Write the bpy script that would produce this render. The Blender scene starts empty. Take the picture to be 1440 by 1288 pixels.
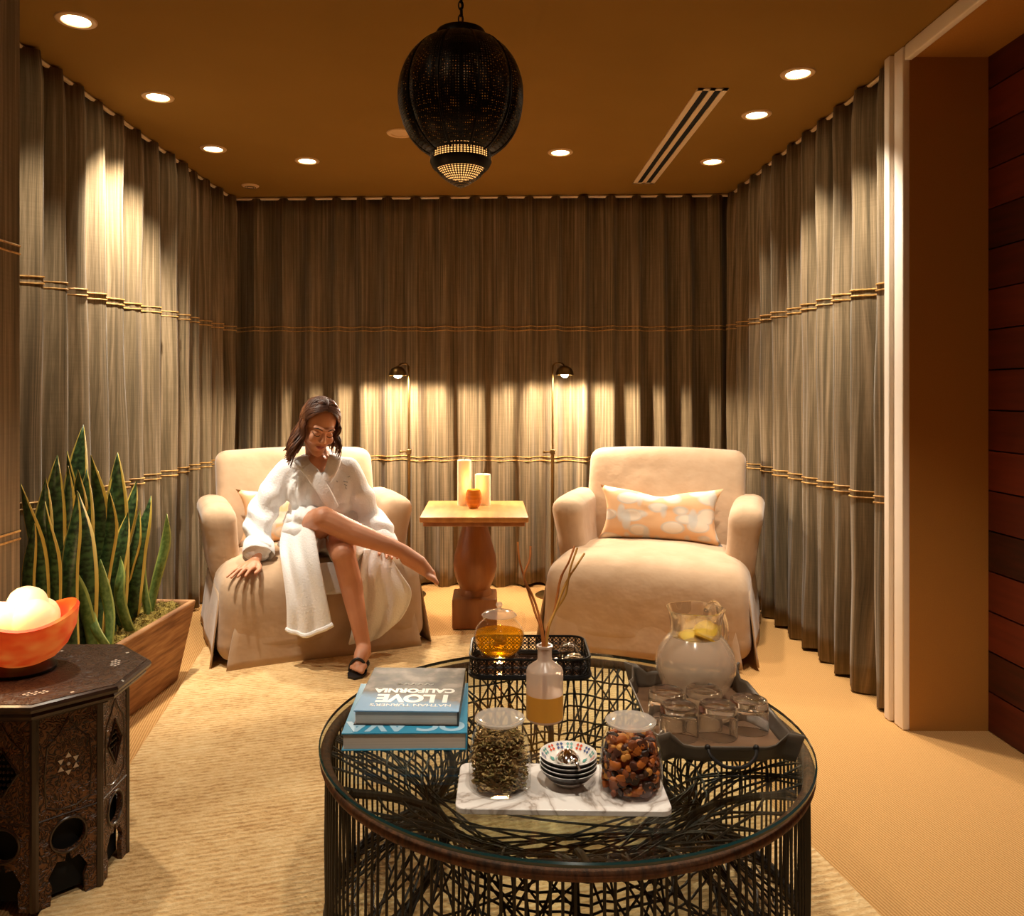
import bpy, bmesh, math, random
from math import sin, cos, pi, radians as R, sqrt, atan2
from mathutils import Vector as V, Matrix, noise

random.seed(7)
C = bpy.context.scene.collection
SC = bpy.context.scene
F = 1135.0; CX, CY, CAMH = 686.0, 555.0, 1.30

def P(px, py, d):
    """world point that a pixel of the photograph shows at distance d"""
    return V(((px - CX) / F * d, d, CAMH - (py - CY) / F * d))

# ------------------------------------------------------------------ materials
def new_mat(name):
    m = bpy.data.materials.new(name); m.use_nodes = True
    nt = m.node_tree
    for n in list(nt.nodes): nt.nodes.remove(n)
    out = nt.nodes.new('ShaderNodeOutputMaterial')
    return m, nt, out

def N(nt, typ, **kw):
    n = nt.nodes.new(typ)
    for k, v in kw.items():
        if hasattr(n, k): setattr(n, k, v)
        else: n.inputs[k].default_value = v
    return n

def L(nt, a, b): nt.links.new(a, b)

def coords(nt, kind='Object', scale=(1, 1, 1), rot=(0, 0, 0)):
    tc = N(nt, 'ShaderNodeTexCoord')
    mp = N(nt, 'ShaderNodeMapping')
    mp.inputs['Scale'].default_value = scale; mp.inputs['Rotation'].default_value = rot
    L(nt, tc.outputs[kind], mp.inputs['Vector'])
    return mp.outputs['Vector']

def ramp(nt, fac, stops, interp='LINEAR'):
    r = N(nt, 'ShaderNodeValToRGB'); r.color_ramp.interpolation = interp
    els = r.color_ramp.elements
    while len(els) < len(stops): els.new(0.5)
    for e, (p, c) in zip(els, stops):
        e.position = p; e.color = (*c, 1) if len(c) == 3 else c
    L(nt, fac, r.inputs['Fac'])
    return r.outputs['Color']

def rgb(r, g, b):
    f = lambda c: ((c / 255) / 12.92 if c / 255 <= .04045 else ((c / 255 + .055) / 1.055) ** 2.4)
    return (f(r), f(g), f(b))

def bump(nt, height, strength, dist):
    b = N(nt, 'ShaderNodeBump'); b.inputs['Strength'].default_value = strength
    b.inputs['Distance'].default_value = dist
    L(nt, height, b.inputs['Height']); return b.outputs['Normal']

def mat(name, col, rough=.6, metal=0, col2=None, nscale=(6, 6, 6), bmp=0, bscale=None, bdist=.004,
        spec=.5, sheen=0, emit=None, estr=0, kind='Object', detail=4, sub=0, coat=0, stops=None):
    m, nt, out = new_mat(name)
    b = N(nt, 'ShaderNodeBsdfPrincipled')
    b.inputs['Base Color'].default_value = (*col, 1)
    b.inputs['Roughness'].default_value = rough; b.inputs['Metallic'].default_value = metal
    b.inputs['Specular IOR Level'].default_value = spec
    b.inputs['Sheen Weight'].default_value = sheen
    b.inputs['Coat Weight'].default_value = coat
    if sub:
        b.inputs['Subsurface Weight'].default_value = sub; b.inputs['Subsurface Radius'].default_value = (.02, .008, .004)
        b.inputs['Subsurface Scale'].default_value = .5
    if emit:
        b.inputs['Emission Color'].default_value = (*emit, 1); b.inputs['Emission Strength'].default_value = estr
    if col2 is not None or stops:
        n = N(nt, 'ShaderNodeTexNoise'); n.inputs['Scale'].default_value = 1; n.inputs['Detail'].default_value = detail
        L(nt, coords(nt, kind, nscale), n.inputs['Vector'])
        L(nt, ramp(nt, n.outputs['Fac'], stops or [(.3, col), (.7, col2)]), b.inputs['Base Color'])
    if bmp:
        n2 = N(nt, 'ShaderNodeTexNoise'); n2.inputs['Scale'].default_value = 1; n2.inputs['Detail'].default_value = 3
        L(nt, coords(nt, kind, bscale or nscale), n2.inputs['Vector'])
        L(nt, bump(nt, n2.outputs['Fac'], bmp, bdist), b.inputs['Normal'])
    L(nt, b.outputs['BSDF'], out.inputs['Surface'])
    return m

def glass(name, tint=(1, 1, 1), ior=1.45, rough=.02, body=None, bodyfac=0):
    """thin clear glass: fresnel reflection over plain transmission; optional cloudy body"""
    m, nt, out = new_mat(name)
    t = N(nt, 'ShaderNodeBsdfTransparent'); t.inputs['Color'].default_value = (*tint, 1)
    g = N(nt, 'ShaderNodeBsdfGlossy'); g.inputs['Roughness'].default_value = rough
    base = t.outputs['BSDF']
    if body:
        d = N(nt, 'ShaderNodeBsdfDiffuse'); d.inputs['Color'].default_value = (*body, 1)
        tl = N(nt, 'ShaderNodeBsdfTranslucent'); tl.inputs['Color'].default_value = (*body, 1)
        mx0 = N(nt, 'ShaderNodeMixShader'); mx0.inputs['Fac'].default_value = .4
        L(nt, d.outputs['BSDF'], mx0.inputs[1]); L(nt, tl.outputs['BSDF'], mx0.inputs[2])
        mx = N(nt, 'ShaderNodeMixShader'); mx.inputs['Fac'].default_value = bodyfac
        L(nt, base, mx.inputs[1]); L(nt, mx0.outputs['Shader'], mx.inputs[2]); base = mx.outputs['Shader']
    lw = N(nt, 'ShaderNodeLayerWeight'); lw.inputs['Blend'].default_value = .5
    r0 = ((ior - 1) / (ior + 1)) ** 2
    f = math_(nt, 'ADD', math_(nt, 'MULTIPLY', math_(nt, 'POWER', lw.outputs['Facing'], 4), .75), r0)
    mx2 = N(nt, 'ShaderNodeMixShader')
    L(nt, f, mx2.inputs['Fac']); L(nt, base, mx2.inputs[1]); L(nt, g.outputs['BSDF'], mx2.inputs[2])
    L(nt, mx2.outputs['Shader'], out.inputs['Surface'])
    return m

def solid_glass(name, tint=(1, 1, 1), ior=1.45, rough=.0, clear=.25):
    """thick refracting glass; a share of plain transmission stands for the light it lets through to what it stands on"""
    m, nt, out = new_mat(name)
    g = N(nt, 'ShaderNodeBsdfGlass'); g.inputs['Color'].default_value = (*tint, 1); g.inputs['IOR'].default_value = ior; g.inputs['Roughness'].default_value = rough
    t = N(nt, 'ShaderNodeBsdfTransparent'); t.inputs['Color'].default_value = (*tint, 1)
    mx = N(nt, 'ShaderNodeMixShader'); mx.inputs['Fac'].default_value = clear
    L(nt, g.outputs['BSDF'], mx.inputs[1]); L(nt, t.outputs['BSDF'], mx.inputs[2]); L(nt, mx.outputs['Shader'], out.inputs['Surface'])
    return m

def emis(name, col, strength):
    m, nt, out = new_mat(name)
    e = N(nt, 'ShaderNodeEmission'); e.inputs['Color'].default_value = (*col, 1); e.inputs['Strength'].default_value = strength
    L(nt, e.outputs['Emission'], out.inputs['Surface']); return m

def math_(nt, op, a, b=None):
    n = N(nt, 'ShaderNodeMath', operation=op)
    for i, x in enumerate((a, b)):
        if x is None: continue
        if isinstance(x, (int, float)): n.inputs[i].default_value = x
        else: L(nt, x, n.inputs[i])
    return n.outputs['Value']

def perforated(name, col, su, sv, thr, rough=.45, metal=.8):
    """dark pierced sheet metal: round holes on a UV lattice let light through"""
    m, nt, out = new_mat(name)
    b = N(nt, 'ShaderNodeBsdfPrincipled'); b.inputs['Base Color'].default_value = (*col, 1)
    b.inputs['Roughness'].default_value = rough; b.inputs['Metallic'].default_value = metal
    tc = N(nt, 'ShaderNodeTexCoord'); sp = N(nt, 'ShaderNodeSeparateXYZ'); L(nt, tc.outputs['UV'], sp.inputs['Vector'])
    a = math_(nt, 'ABSOLUTE', math_(nt, 'SINE', math_(nt, 'MULTIPLY', sp.outputs['X'], su)))
    c = math_(nt, 'ABSOLUTE', math_(nt, 'SINE', math_(nt, 'MULTIPLY', sp.outputs['Y'], sv)))
    pr = math_(nt, 'MULTIPLY', a, c)
    hole = math_(nt, 'GREATER_THAN', pr, thr)
    t = N(nt, 'ShaderNodeBsdfTransparent'); mx = N(nt, 'ShaderNodeMixShader')
    L(nt, hole, mx.inputs['Fac']); L(nt, b.outputs['BSDF'], mx.inputs[1]); L(nt, t.outputs['BSDF'], mx.inputs[2])
    L(nt, mx.outputs['Shader'], out.inputs['Surface']); return m

def linen(name, c1, c2, c3):
    """slubby linen: streaks along the drop, fine weave bump (UV: metres along, metres up)"""
    m, nt, out = new_mat(name)
    b = N(nt, 'ShaderNodeBsdfPrincipled'); b.inputs['Roughness'].default_value = .9
    b.inputs['Specular IOR Level'].default_value = .15; b.inputs['Sheen Weight'].default_value = .15
    n = N(nt, 'ShaderNodeTexNoise'); n.inputs['Scale'].default_value = 1; n.inputs['Detail'].default_value = 5; n.inputs['Roughness'].default_value = .7
    L(nt, coords(nt, 'UV', (55, .9, 1)), n.inputs['Vector'])
    n2 = N(nt, 'ShaderNodeTexNoise'); n2.inputs['Scale'].default_value = 1; n2.inputs['Detail'].default_value = 3
    L(nt, coords(nt, 'UV', (4, 140, 1)), n2.inputs['Vector'])
    s = math_(nt, 'ADD', math_(nt, 'MULTIPLY', n.outputs['Fac'], .94), math_(nt, 'MULTIPLY', n2.outputs['Fac'], .06))
    L(nt, ramp(nt, s, [(.32, c1), (.5, c2), (.68, c3)]), b.inputs['Base Color'])
    L(nt, bump(nt, s, .3, .002), b.inputs['Normal'])
    L(nt, b.outputs['BSDF'], out.inputs['Surface']); return m

# ------------------------------------------------------------------ mesh building
class MB:
    def __init__(s): s.v = []; s.f = []; s.m = []; s.uv = None
    def add(s, vs, fs, mi=0):
        o = len(s.v); s.v += [tuple(v) for v in vs]
        s.f += [tuple(i + o for i in f) for f in fs]; s.m += [mi] * len(fs)
        return s
    def box(s, x0, x1, y0, y1, z0, z1, mi=0):
        vs = [(x, y, z) for z in (z0, z1) for y in (y0, y1) for x in (x0, x1)]
        return s.add(vs, [(0, 2, 3, 1), (4, 5, 7, 6), (0, 1, 5, 4), (2, 6, 7, 3), (0, 4, 6, 2), (1, 3, 7, 5)], mi)
    def tube(s, pts, r, sides=6, closed=False, mi=0, caps=True):
        pts = [V(p) for p in pts]; n = len(pts)
        rs = r if isinstance(r, (list, tuple)) else [r] * n
        t0 = (pts[1] - pts[0]).normalized()
        up = V((0, 0, 1)) if abs(t0.z) < .9 else V((1, 0, 0))
        nx = t0.cross(up).normalized(); vs = []
        for i in range(n):
            if closed: t = (pts[(i + 1) % n] - pts[i - 1])
            else: t = pts[min(i + 1, n - 1)] - pts[max(i - 1, 0)]
            t = t.normalized() if t.length > 1e-9 else t0
            nx = (nx - t * nx.dot(t)); nx = nx.normalized() if nx.length > 1e-6 else t.orthogonal().normalized()
            b = t.cross(nx)
            for k in range(sides):
                a = 2 * pi * k / sides
                vs.append(pts[i] + (nx * cos(a) + b * sin(a)) * rs[i])
        fs = []
        for i in range(n if closed else n - 1):
            j = (i + 1) % n
            for k in range(sides):
                l = (k + 1) % sides
                fs.append((i * sides + k, i * sides + l, j * sides + l, j * sides + k))
        if caps and not closed:
            fs.append(tuple(range(sides - 1, -1, -1))); fs.append(tuple((n - 1) * sides + k for k in range(sides)))
        return s.add(vs, fs, mi)
    def lathe(s, prof, seg=32, c=(0, 0, 0), mi=0, rad=None):
        """prof: list of (r, z); r == 0 closes to a point; rad(theta, i) scales the radius"""
        rows = []; vs = []
        for i, (r, z) in enumerate(prof):
            if r <= 1e-6:
                rows.append([len(vs)]); vs.append((c[0], c[1], c[2] + z))
            else:
                row = []
                for k in range(seg):
                    a = 2 * pi * k / seg; q = r * (rad(a, i) if rad else 1)
                    row.append(len(vs)); vs.append((c[0] + q * cos(a), c[1] + q * sin(a), c[2] + z))
                rows.append(row)
        fs = []
        for a, b in zip(rows, rows[1:]):
            for k in range(seg):
                l = (k + 1) % seg
                if len(a) == 1 and len(b) == 1: continue
                if len(a) == 1: fs.append((a[0], b[l], b[k]))
                elif len(b) == 1: fs.append((a[k], a[l], b[0]))
                else: fs.append((a[k], a[l], b[l], b[k]))
        return s.add(vs, fs, mi)
    def ell(s, c, r, M=None, seg=20, rings=12, mi=0):
        c = V(c); r = (r, r, r) if isinstance(r, (int, float)) else r
        t = MB(); t.lathe([(sin(pi * i / rings), -cos(pi * i / rings)) for i in range(rings + 1)], seg)
        vs = []
        for v in t.v:
            w = V((v[0] * r[0], v[1] * r[1], v[2] * r[2]))
            if M is not None: w = M @ w
            vs.append(c + w)
        return s.add(vs, t.f, mi)
    def cone(s, a, b, ra, rb, seg=14, mi=0):
        """tapered capsule between a and b"""
        a, b = V(a), V(b); ax = b - a; Ln = ax.length; ax.normalize()
        prof = [(0, -ra)]
        for i in range(1, 5): t = i / 4 * pi / 2; prof.append((ra * sin(t), -ra * cos(t)))
        for i in range(0, 4): t = i / 4 * pi / 2; prof.append((rb * cos(t), Ln + rb * sin(t)))
        prof.append((0, Ln + rb))
        t = MB(); t.lathe(prof, seg); q = V((0, 0, 1)).rotation_difference(ax).to_matrix()
        return s.add([a + q @ V(v) for v in t.v], t.f, mi)
    def chain(s, pts, rs, mi=0):
        for i in range(len(pts) - 1): s.cone(pts[i], pts[i + 1], rs[i], rs[i + 1], mi=mi)
        return s
    def prism(s, poly, z0, z1, mi=0, scale_top=1):
        n = len(poly); vs = [(x, y, z0) for x, y in poly] + [(x * scale_top, y * scale_top, z1) for x, y in poly]
        fs = [tuple(range(n - 1, -1, -1)), tuple(range(n, 2 * n))] + [(i, (i + 1) % n, n + (i + 1) % n, n + i) for i in range(n)]
        return s.add(vs, fs, mi)
    def grid(s, rows, mi=0, closed=False):
        nr, nc = len(rows), len(rows[0]); vs = [p for r in rows for p in r]
        fs = []
        for i in range(nr - 1):
            for j in range(nc if closed else nc - 1):
                k = (j + 1) % nc
                fs.append((i * nc + j, i * nc + k, (i + 1) * nc + k, (i + 1) * nc + j))
        return s.add(vs, fs, mi)
    def rbox(s, h, r, c=(0, 0, 0), n=12, deform=None, mi=0):
        """box with half sizes h and edge radius r, dense enough to be deformed"""
        hx, hy, hz = h; idx = {}; vs = []; fs = []
        def ts(hh):
            inner = max(hh - r, 1e-4)
            a = [-hh + r * (1 - cos(pi / 2 * i / 4)) * 1.0 for i in range(4)]
            mid = [-inner + 2 * inner * i / n for i in range(n + 1)]
            return a + mid + [-x for x in reversed(a)]
        T = [ts(hx), ts(hy), ts(hz)]; H = (hx, hy, hz)
        def put(p):
            key = tuple(round(x, 6) for x in p)
            if key not in idx:
                q = V([max(-(H[i] - r), min(H[i] - r, p[i])) for i in range(3)]); d = V(p) - q
                w = q + d.normalized() * r if d.length > 1e-9 else q
                if deform: w = V(deform(w))
                idx[key] = len(vs); vs.append(w + V(c))
            return idx[key]
        for ax in range(3):
            u, w = (ax + 1) % 3, (ax + 2) % 3
            for sg in (-1, 1):
                for i in range(len(T[u]) - 1):
                    for j in range(len(T[w]) - 1):
                        q = []
                        for (a, b) in ((i, j), (i + 1, j), (i + 1, j + 1), (i, j + 1)):
                            p = [0, 0, 0]; p[ax] = sg * H[ax]; p[u] = T[u][a]; p[w] = T[w][b]; q.append(put(p))
                        if len(set(q)) < 3: continue
                        fs.append(tuple(q if sg > 0 else reversed(q)))
        return s.add(vs, fs, mi)
    def xf(s, M):
        s.v = [tuple(M @ V(v)) for v in s.v]; return s
    def mesh(s, name):
        me = bpy.data.meshes.new(name); me.from_pydata(s.v, [], s.f); me.update(); return me
    def obj(s, name, mats, parent=None, smooth=True, uv=None, origin=None, angle=None):
        if origin is not None:
            o = V(origin); s.v = [tuple(V(v) - o) for v in s.v]
        me = s.mesh(name)
        for m in (mats if isinstance(mats, (list, tuple)) else [mats]): me.materials.append(m)
        for p, mi in zip(me.polygons, s.m): p.material_index = mi
        if uv:
            l = me.uv_layers.new(name='UVMap')
            for lp in me.loops: l.data[lp.index].uv = uv[lp.vertex_index]
        bm = bmesh.new(); bm.from_mesh(me); bmesh.ops.recalc_face_normals(bm, faces=bm.faces)
        if smooth:
            lim = R(angle if angle else 38)
            for f in bm.faces: f.smooth = True
            for e in bm.edges:
                if len(e.link_faces) == 2 and e.calc_face_angle(0) > lim: e.smooth = False
        bm.to_mesh(me); bm.free()
        ob = bpy.data.objects.new(name, me); C.objects.link(ob)
        if parent is not None: ob.parent = parent
        if origin is not None: ob.location = origin
        return ob

def tag(o, label, cat, group=None, kind=None):
    if label: o['label'] = label
    if cat: o['category'] = cat
    if group: o['group'] = group
    if kind: o['kind'] = kind
    return o

def thing(name, label, cat, loc=(0, 0, 0), rz=0, group=None):
    o = bpy.data.objects.new(name, None); C.objects.link(o); o.empty_display_size = .05
    o.location = loc; o.rotation_euler = (0, 0, rz)
    return tag(o, label, cat, group)

def struct(name, mb, m, parent=None, **kw):
    o = mb.obj(name, m, parent, **kw); o['kind'] = 'structure'; return o

def dup(root, loc=None, rz=None, label=None):
    r = root.copy(); C.objects.link(r)
    if loc is not None: r.location = loc
    if rz is not None: r.rotation_euler = (0, 0, rz)
    if label: r['label'] = label
    for ch in list(root.children):
        c = ch.copy(); C.objects.link(c); c.parent = r
        for g in ch.children:
            d = g.copy(); C.objects.link(d); d.parent = c
    return r

def bake(ob):
    """replace an object's mesh by its evaluated (modified) mesh"""
    dg = bpy.context.evaluated_depsgraph_get(); dg.update()
    me = bpy.data.meshes.new_from_object(ob.evaluated_get(dg))
    old = ob.data; ob.modifiers.clear(); ob.data = me; me.name = ob.name
    return ob

def remesh(ob, voxel, smooth=4, fac=.5):
    m = ob.modifiers.new('r', 'REMESH'); m.mode = 'VOXEL'; m.voxel_size = voxel; m.use_smooth_shade = True
    if smooth:
        s = ob.modifiers.new('s', 'SMOOTH'); s.iterations = smooth; s.factor = fac
    bake(ob)
    for p in ob.data.polygons: p.use_smooth = True
    return ob

def catmull(pts, n):
    pts = [V(p) for p in pts]; out = []; m = len(pts) - 1
    for i in range(n + 1):
        t = i / n * m; k = min(int(t), m - 1); f = t - k
        p0 = pts[k - 1] if k > 0 else pts[0] * 2 - pts[1]
        p1, p2 = pts[k], pts[k + 1]
        p3 = pts[k + 2] if k + 2 <= m else pts[m] * 2 - pts[m - 1]
        out.append(.5 * ((2 * p1) + (p2 - p0) * f + (2 * p0 - 5 * p1 + 4 * p2 - p3) * f * f + (3 * p1 - p0 - 3 * p2 + p3) * f ** 3))
    return out

def sheet(rows, nu, nv):
    """smooth surface through rows of control points"""
    rr = [catmull(r, nu) for r in rows]
    cols = [catmull([r[j] for r in rr], nv) for j in range(nu + 1)]
    return [[cols[j][i] for j in range(nu + 1)] for i in range(nv + 1)]

def thick(ob, t, off=0, sub=0):
    m = ob.modifiers.new('t', 'SOLIDIFY'); m.thickness = t; m.offset = off
    if sub:
        q = ob.modifiers.new('q', 'SUBSURF'); q.levels = sub; q.render_levels = sub
    bake(ob)
    for p in ob.data.polygons: p.use_smooth = True
    return ob

def plate(name, outlines, th, m, parent=None, M=None, bevel=0):
    """flat board cut from closed 2D outlines (inner ones become holes), th thick, centred on z = 0"""
    cu = bpy.data.curves.new(name, 'CURVE'); cu.dimensions = '2D'; cu.fill_mode = 'BOTH'; cu.extrude = th / 2; cu.bevel_depth = bevel
    for o in outlines:
        sp = cu.splines.new('POLY'); sp.points.add(len(o) - 1); sp.use_cyclic_u = True
        for p, (x, y) in zip(sp.points, o): p.co = (x, y, 0, 1)
    tmp = bpy.data.objects.new('tmp', cu); C.objects.link(tmp)
    dg = bpy.context.evaluated_depsgraph_get(); dg.update()
    me = bpy.data.meshes.new_from_object(tmp.evaluated_get(dg))
    bpy.data.objects.remove(tmp); bpy.data.curves.remove(cu)
    if M is not None: me.transform(M)
    me.name = name; me.materials.clear(); me.materials.append(m)
    ob = bpy.data.objects.new(name, me); C.objects.link(ob)
    if parent is not None: ob.parent = parent
    return ob

def text(name, body, size, m, parent, loc, rot, extrude=.0006, offset=.0, align='CENTER', sx=1):
    cu = bpy.data.curves.new(name, 'FONT'); cu.body = body; cu.size = size; cu.extrude = extrude; cu.offset = offset
    cu.align_x = align; cu.align_y = 'CENTER'
    tmp = bpy.data.objects.new('tmp', cu); C.objects.link(tmp)
    dg = bpy.context.evaluated_depsgraph_get(); dg.update()
    me = bpy.data.meshes.new_from_object(tmp.evaluated_get(dg))
    bpy.data.objects.remove(tmp); bpy.data.curves.remove(cu)
    me.transform(Matrix.Diagonal((sx, 1, 1, 1)))
    me.materials.clear(); me.materials.append(m)
    ob = bpy.data.objects.new(name, me); C.objects.link(ob); ob.parent = parent
    ob.location = loc; ob.rotation_euler = rot
    return ob

def light(name, typ, loc, power, col, parent=None, rot=(0, 0, 0), size=None, blend=.5, radius=.03):
    l = bpy.data.lights.new(name, typ); l.energy = power; l.color = col; l.shadow_soft_size = radius
    if typ == 'SPOT': l.spot_size = R(size); l.spot_blend = blend
    o = bpy.data.objects.new(name, l); C.objects.link(o); o.location = loc; o.rotation_euler = rot
    if parent is not None: o.parent = parent
    return o
# ------------------------------------------------------------------ materials in use
LINEN = linen('linen', rgb(76, 65, 45), rgb(114, 97, 71), rgb(160, 137, 107))
BRAID = mat('gold_braid', rgb(214, 170, 96), .55, col2=rgb(160, 112, 50), nscale=(60, 60, 60), bmp=.4, bscale=(300, 300, 300))
CEIL = mat('ceiling_paint', rgb(142, 106, 48), .9, col2=rgb(137, 102, 45), nscale=(2, 2, 2), spec=.1)
TAN = mat('shaded_jamb_paint', rgb(182, 128, 60), .85, col2=rgb(174, 120, 55), nscale=(300, 300, 300), spec=.15, bmp=.15, bscale=(250, 250, 250), bdist=.001)  # tan puts dim light and yellow bounce into the jamb's cream paint
WHITE = mat('white_paint', rgb(244, 232, 216), .38, spec=.45)
METALW = mat('white_enamel', rgb(225, 200, 165), .4)
BLACK = mat('black_void', (.004, .004, .004), .9)
UPH = mat('oatmeal_upholstery', rgb(190, 161, 131), .92, col2=rgb(179, 149, 118), nscale=(9, 9, 9), bmp=.35, bscale=(7, 7, 9), bdist=.02, spec=.15, sheen=.2)
OAK = mat('honey_oak', rgb(176, 116, 56), .45, col2=rgb(206, 146, 78), nscale=(20, 3, 3), bmp=.1, coat=.15)
OAKD = mat('turned_oak', rgb(128, 76, 34), .45, col2=rgb(164, 104, 52), nscale=(14, 14, 2), bmp=.1, coat=.1)
WAX = mat('candle_wax', rgb(246, 226, 186), .5, sub=.4)
AMBER = mat('amber_votive', rgb(214, 126, 34), .25, col2=rgb(170, 84, 18), nscale=(8, 8, 60), emit=rgb(230, 120, 20), estr=.07)
BRASS = mat('aged_brass', rgb(120, 92, 50), .35, metal=.9)
IRON = mat('dark_iron', rgb(34, 28, 24), .5, metal=.5)
WIRE = mat('dark_rattan_wire', rgb(46, 33, 24), .5, col2=rgb(30, 22, 17), nscale=(20, 20, 20), spec=.35)
WRAP = mat('rattan_wrap', rgb(112, 66, 36), .75, col2=rgb(60, 34, 20), nscale=(90, 90, 20), bmp=.5, bscale=(160, 160, 30))
GLASS = glass('clear_glass', (.985, .985, .98))
TOPGLASS = glass('table_glass', (.90, .94, .91), 1.5, .012)
GLEDGE = mat('glass_edge', (.006, .03, .03), .08, spec=.8)

# ------------------------------------------------------------------ camera
cam = bpy.data.cameras.new('camera'); co = bpy.data.objects.new('camera', cam); C.objects.link(co)
co.location = (0, 0, CAMH); co.rotation_euler = (R(90), 0, 0)
cam.sensor_fit = 'HORIZONTAL'; cam.sensor_width = 36; cam.lens = F / 1440 * 36
cam.shift_x = (720 - CX) / 1440; cam.shift_y = -(644 - CY) / 1440; cam.clip_start = .02
SC.camera = co
SC.view_settings.view_transform = 'Standard'; SC.view_settings.look = 'None'; SC.view_settings.gamma = 1
SC.view_settings.use_curve_mapping = False; SC.view_settings.exposure = 1.0
SC.cycles.use_denoising = True
SC.cycles.transparent_max_bounces = 24
w = bpy.data.worlds.new('world'); SC.world = w; w.use_nodes = True
w.node_tree.nodes['Background'].inputs['Color'].default_value = (.02, .012, .006, 1)

H = 2.65
# ------------------------------------------------------------------ room shell
def carpet_mat():
    m, nt, out = new_mat('sisal_carpet')
    b = N(nt, 'ShaderNodeBsdfPrincipled'); b.inputs['Roughness'].default_value = .95; b.inputs['Specular IOR Level'].default_value = .1
    wv = N(nt, 'ShaderNodeTexWave'); wv.inputs['Scale'].default_value = 34; wv.inputs['Distortion'].default_value = .6
    wv.inputs['Detail'].default_value = 2; wv.inputs['Detail Scale'].default_value = 8
    L(nt, coords(nt, 'Object', (1, 1, 1), (0, 0, R(-12))), wv.inputs['Vector'])
    n = N(nt, 'ShaderNodeTexNoise'); n.inputs['Scale'].default_value = 160; n.inputs['Detail'].default_value = 3
    L(nt, coords(nt), n.inputs['Vector'])
    s = math_(nt, 'ADD', math_(nt, 'MULTIPLY', wv.outputs['Fac'], .55), math_(nt, 'MULTIPLY', n.outputs['Fac'], .45))
    L(nt, ramp(nt, s, [(.2, rgb(170, 124, 70)), (.75, rgb(208, 162, 104))]), b.inputs['Base Color'])
    L(nt, bump(nt, s, .5, .004), b.inputs['Normal'])
    L(nt, b.outputs['BSDF'], out.inputs['Surface']); return m

def rug_mat():
    m, nt, out = new_mat('jute_rug')
    b = N(nt, 'ShaderNodeBsdfPrincipled'); b.inputs['Roughness'].default_value = .95; b.inputs['Specular IOR Level'].default_value = .1
    wv = N(nt, 'ShaderNodeTexWave', bands_direction='Y'); wv.inputs['Scale'].default_value = 14; wv.inputs['Distortion'].default_value = 3.5
    wv.inputs['Detail'].default_value = 3; wv.inputs['Detail Scale'].default_value = 6
    L(nt, coords(nt, 'Object', (1, 1, 1), (0, 0, R(-8))), wv.inputs['Vector'])
    n = N(nt, 'ShaderNodeTexNoise'); n.inputs['Scale'].default_value = 1; n.inputs['Detail'].default_value = 4
    L(nt, coords(nt, 'Object', (30, 80, 40)), n.inputs['Vector'])
    n3 = N(nt, 'ShaderNodeTexNoise'); n3.inputs['Scale'].default_value = 5
    L(nt, coords(nt), n3.inputs['Vector'])
    s = math_(nt, 'ADD', math_(nt, 'MULTIPLY', wv.outputs['Fac'], .22), math_(nt, 'MULTIPLY', n.outputs['Fac'], .78))
    s = math_(nt, 'ADD', s, math_(nt, 'MULTIPLY', math_(nt, 'SUBTRACT', n3.outputs['Fac'], .5), .5))
    L(nt, ramp(nt, s, [(.22, rgb(180, 138, 88)), (.45, rgb(216, 177, 122)), (.8, rgb(236, 206, 154))]), b.inputs['Base Color'])
    L(nt, bump(nt, s, .8, .012), b.inputs['Normal'])
    L(nt, b.outputs['BSDF'], out.inputs['Surface']); return m

def plank_mat():
    m, nt, out = new_mat('red_wood_planks')
    b = N(nt, 'ShaderNodeBsdfPrincipled'); b.inputs['Roughness'].default_value = .5
    tc = N(nt, 'ShaderNodeTexCoord'); sp = N(nt, 'ShaderNodeSeparateXYZ'); L(nt, tc.outputs['Object'], sp.inputs['Vector'])
    k = math_(nt, 'FLOOR', math_(nt, 'DIVIDE', sp.outputs['Z'], .155))
    wn = N(nt, 'ShaderNodeTexWhiteNoise', noise_dimensions='1D'); L(nt, k, wn.inputs['W'])
    n = N(nt, 'ShaderNodeTexNoise'); n.inputs['Scale'].default_value = 1; n.inputs['Detail'].default_value = 5
    L(nt, coords(nt, 'Object', (4, 3, 40)), n.inputs['Vector'])
    s = math_(nt, 'ADD', math_(nt, 'MULTIPLY', wn.outputs['Value'], .5), math_(nt, 'MULTIPLY', n.outputs['Fac'], .5))
    L(nt, ramp(nt, s, [(.2, rgb(46, 16, 10)), (.5, rgb(88, 31, 18)), (.8, rgb(116, 45, 25))]), b.inputs['Base Color'])
    L(nt, b.outputs['BSDF'], out.inputs['Surface']); return m

struct('floor', MB().box(-2.1, 2.2, -1.4, 5.8, -.08, 0), carpet_mat())
struct('ceiling', MB().box(-2.1, 2.2, -1.4, 5.8, H, H + .06), CEIL)
struct('wall_back', MB().box(-2.1, 2.2, 5.70, 5.8, 0, H), TAN)
struct('wall_front', MB().box(-2.1, 2.2, -1.4, -1.3, 0, H), plank_mat())
struct('wall_right', MB().box(1.76, 1.96, 3.26, 5.7, 0, H), TAN)
# planked wall of the passage: real boards with open joints
pl = MB()
z = 0
while z < H - .01:
    pl.box(1.935, 1.97, -1.3, 3.28, z + .003, min(z + .152, H)); z += .155
struct('wall_right_planks', pl, plank_mat(), smooth=False)
struct('wall_right_backing', MB().box(1.97, 2.05, -1.3, 3.26, 0, H), BLACK)

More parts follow.
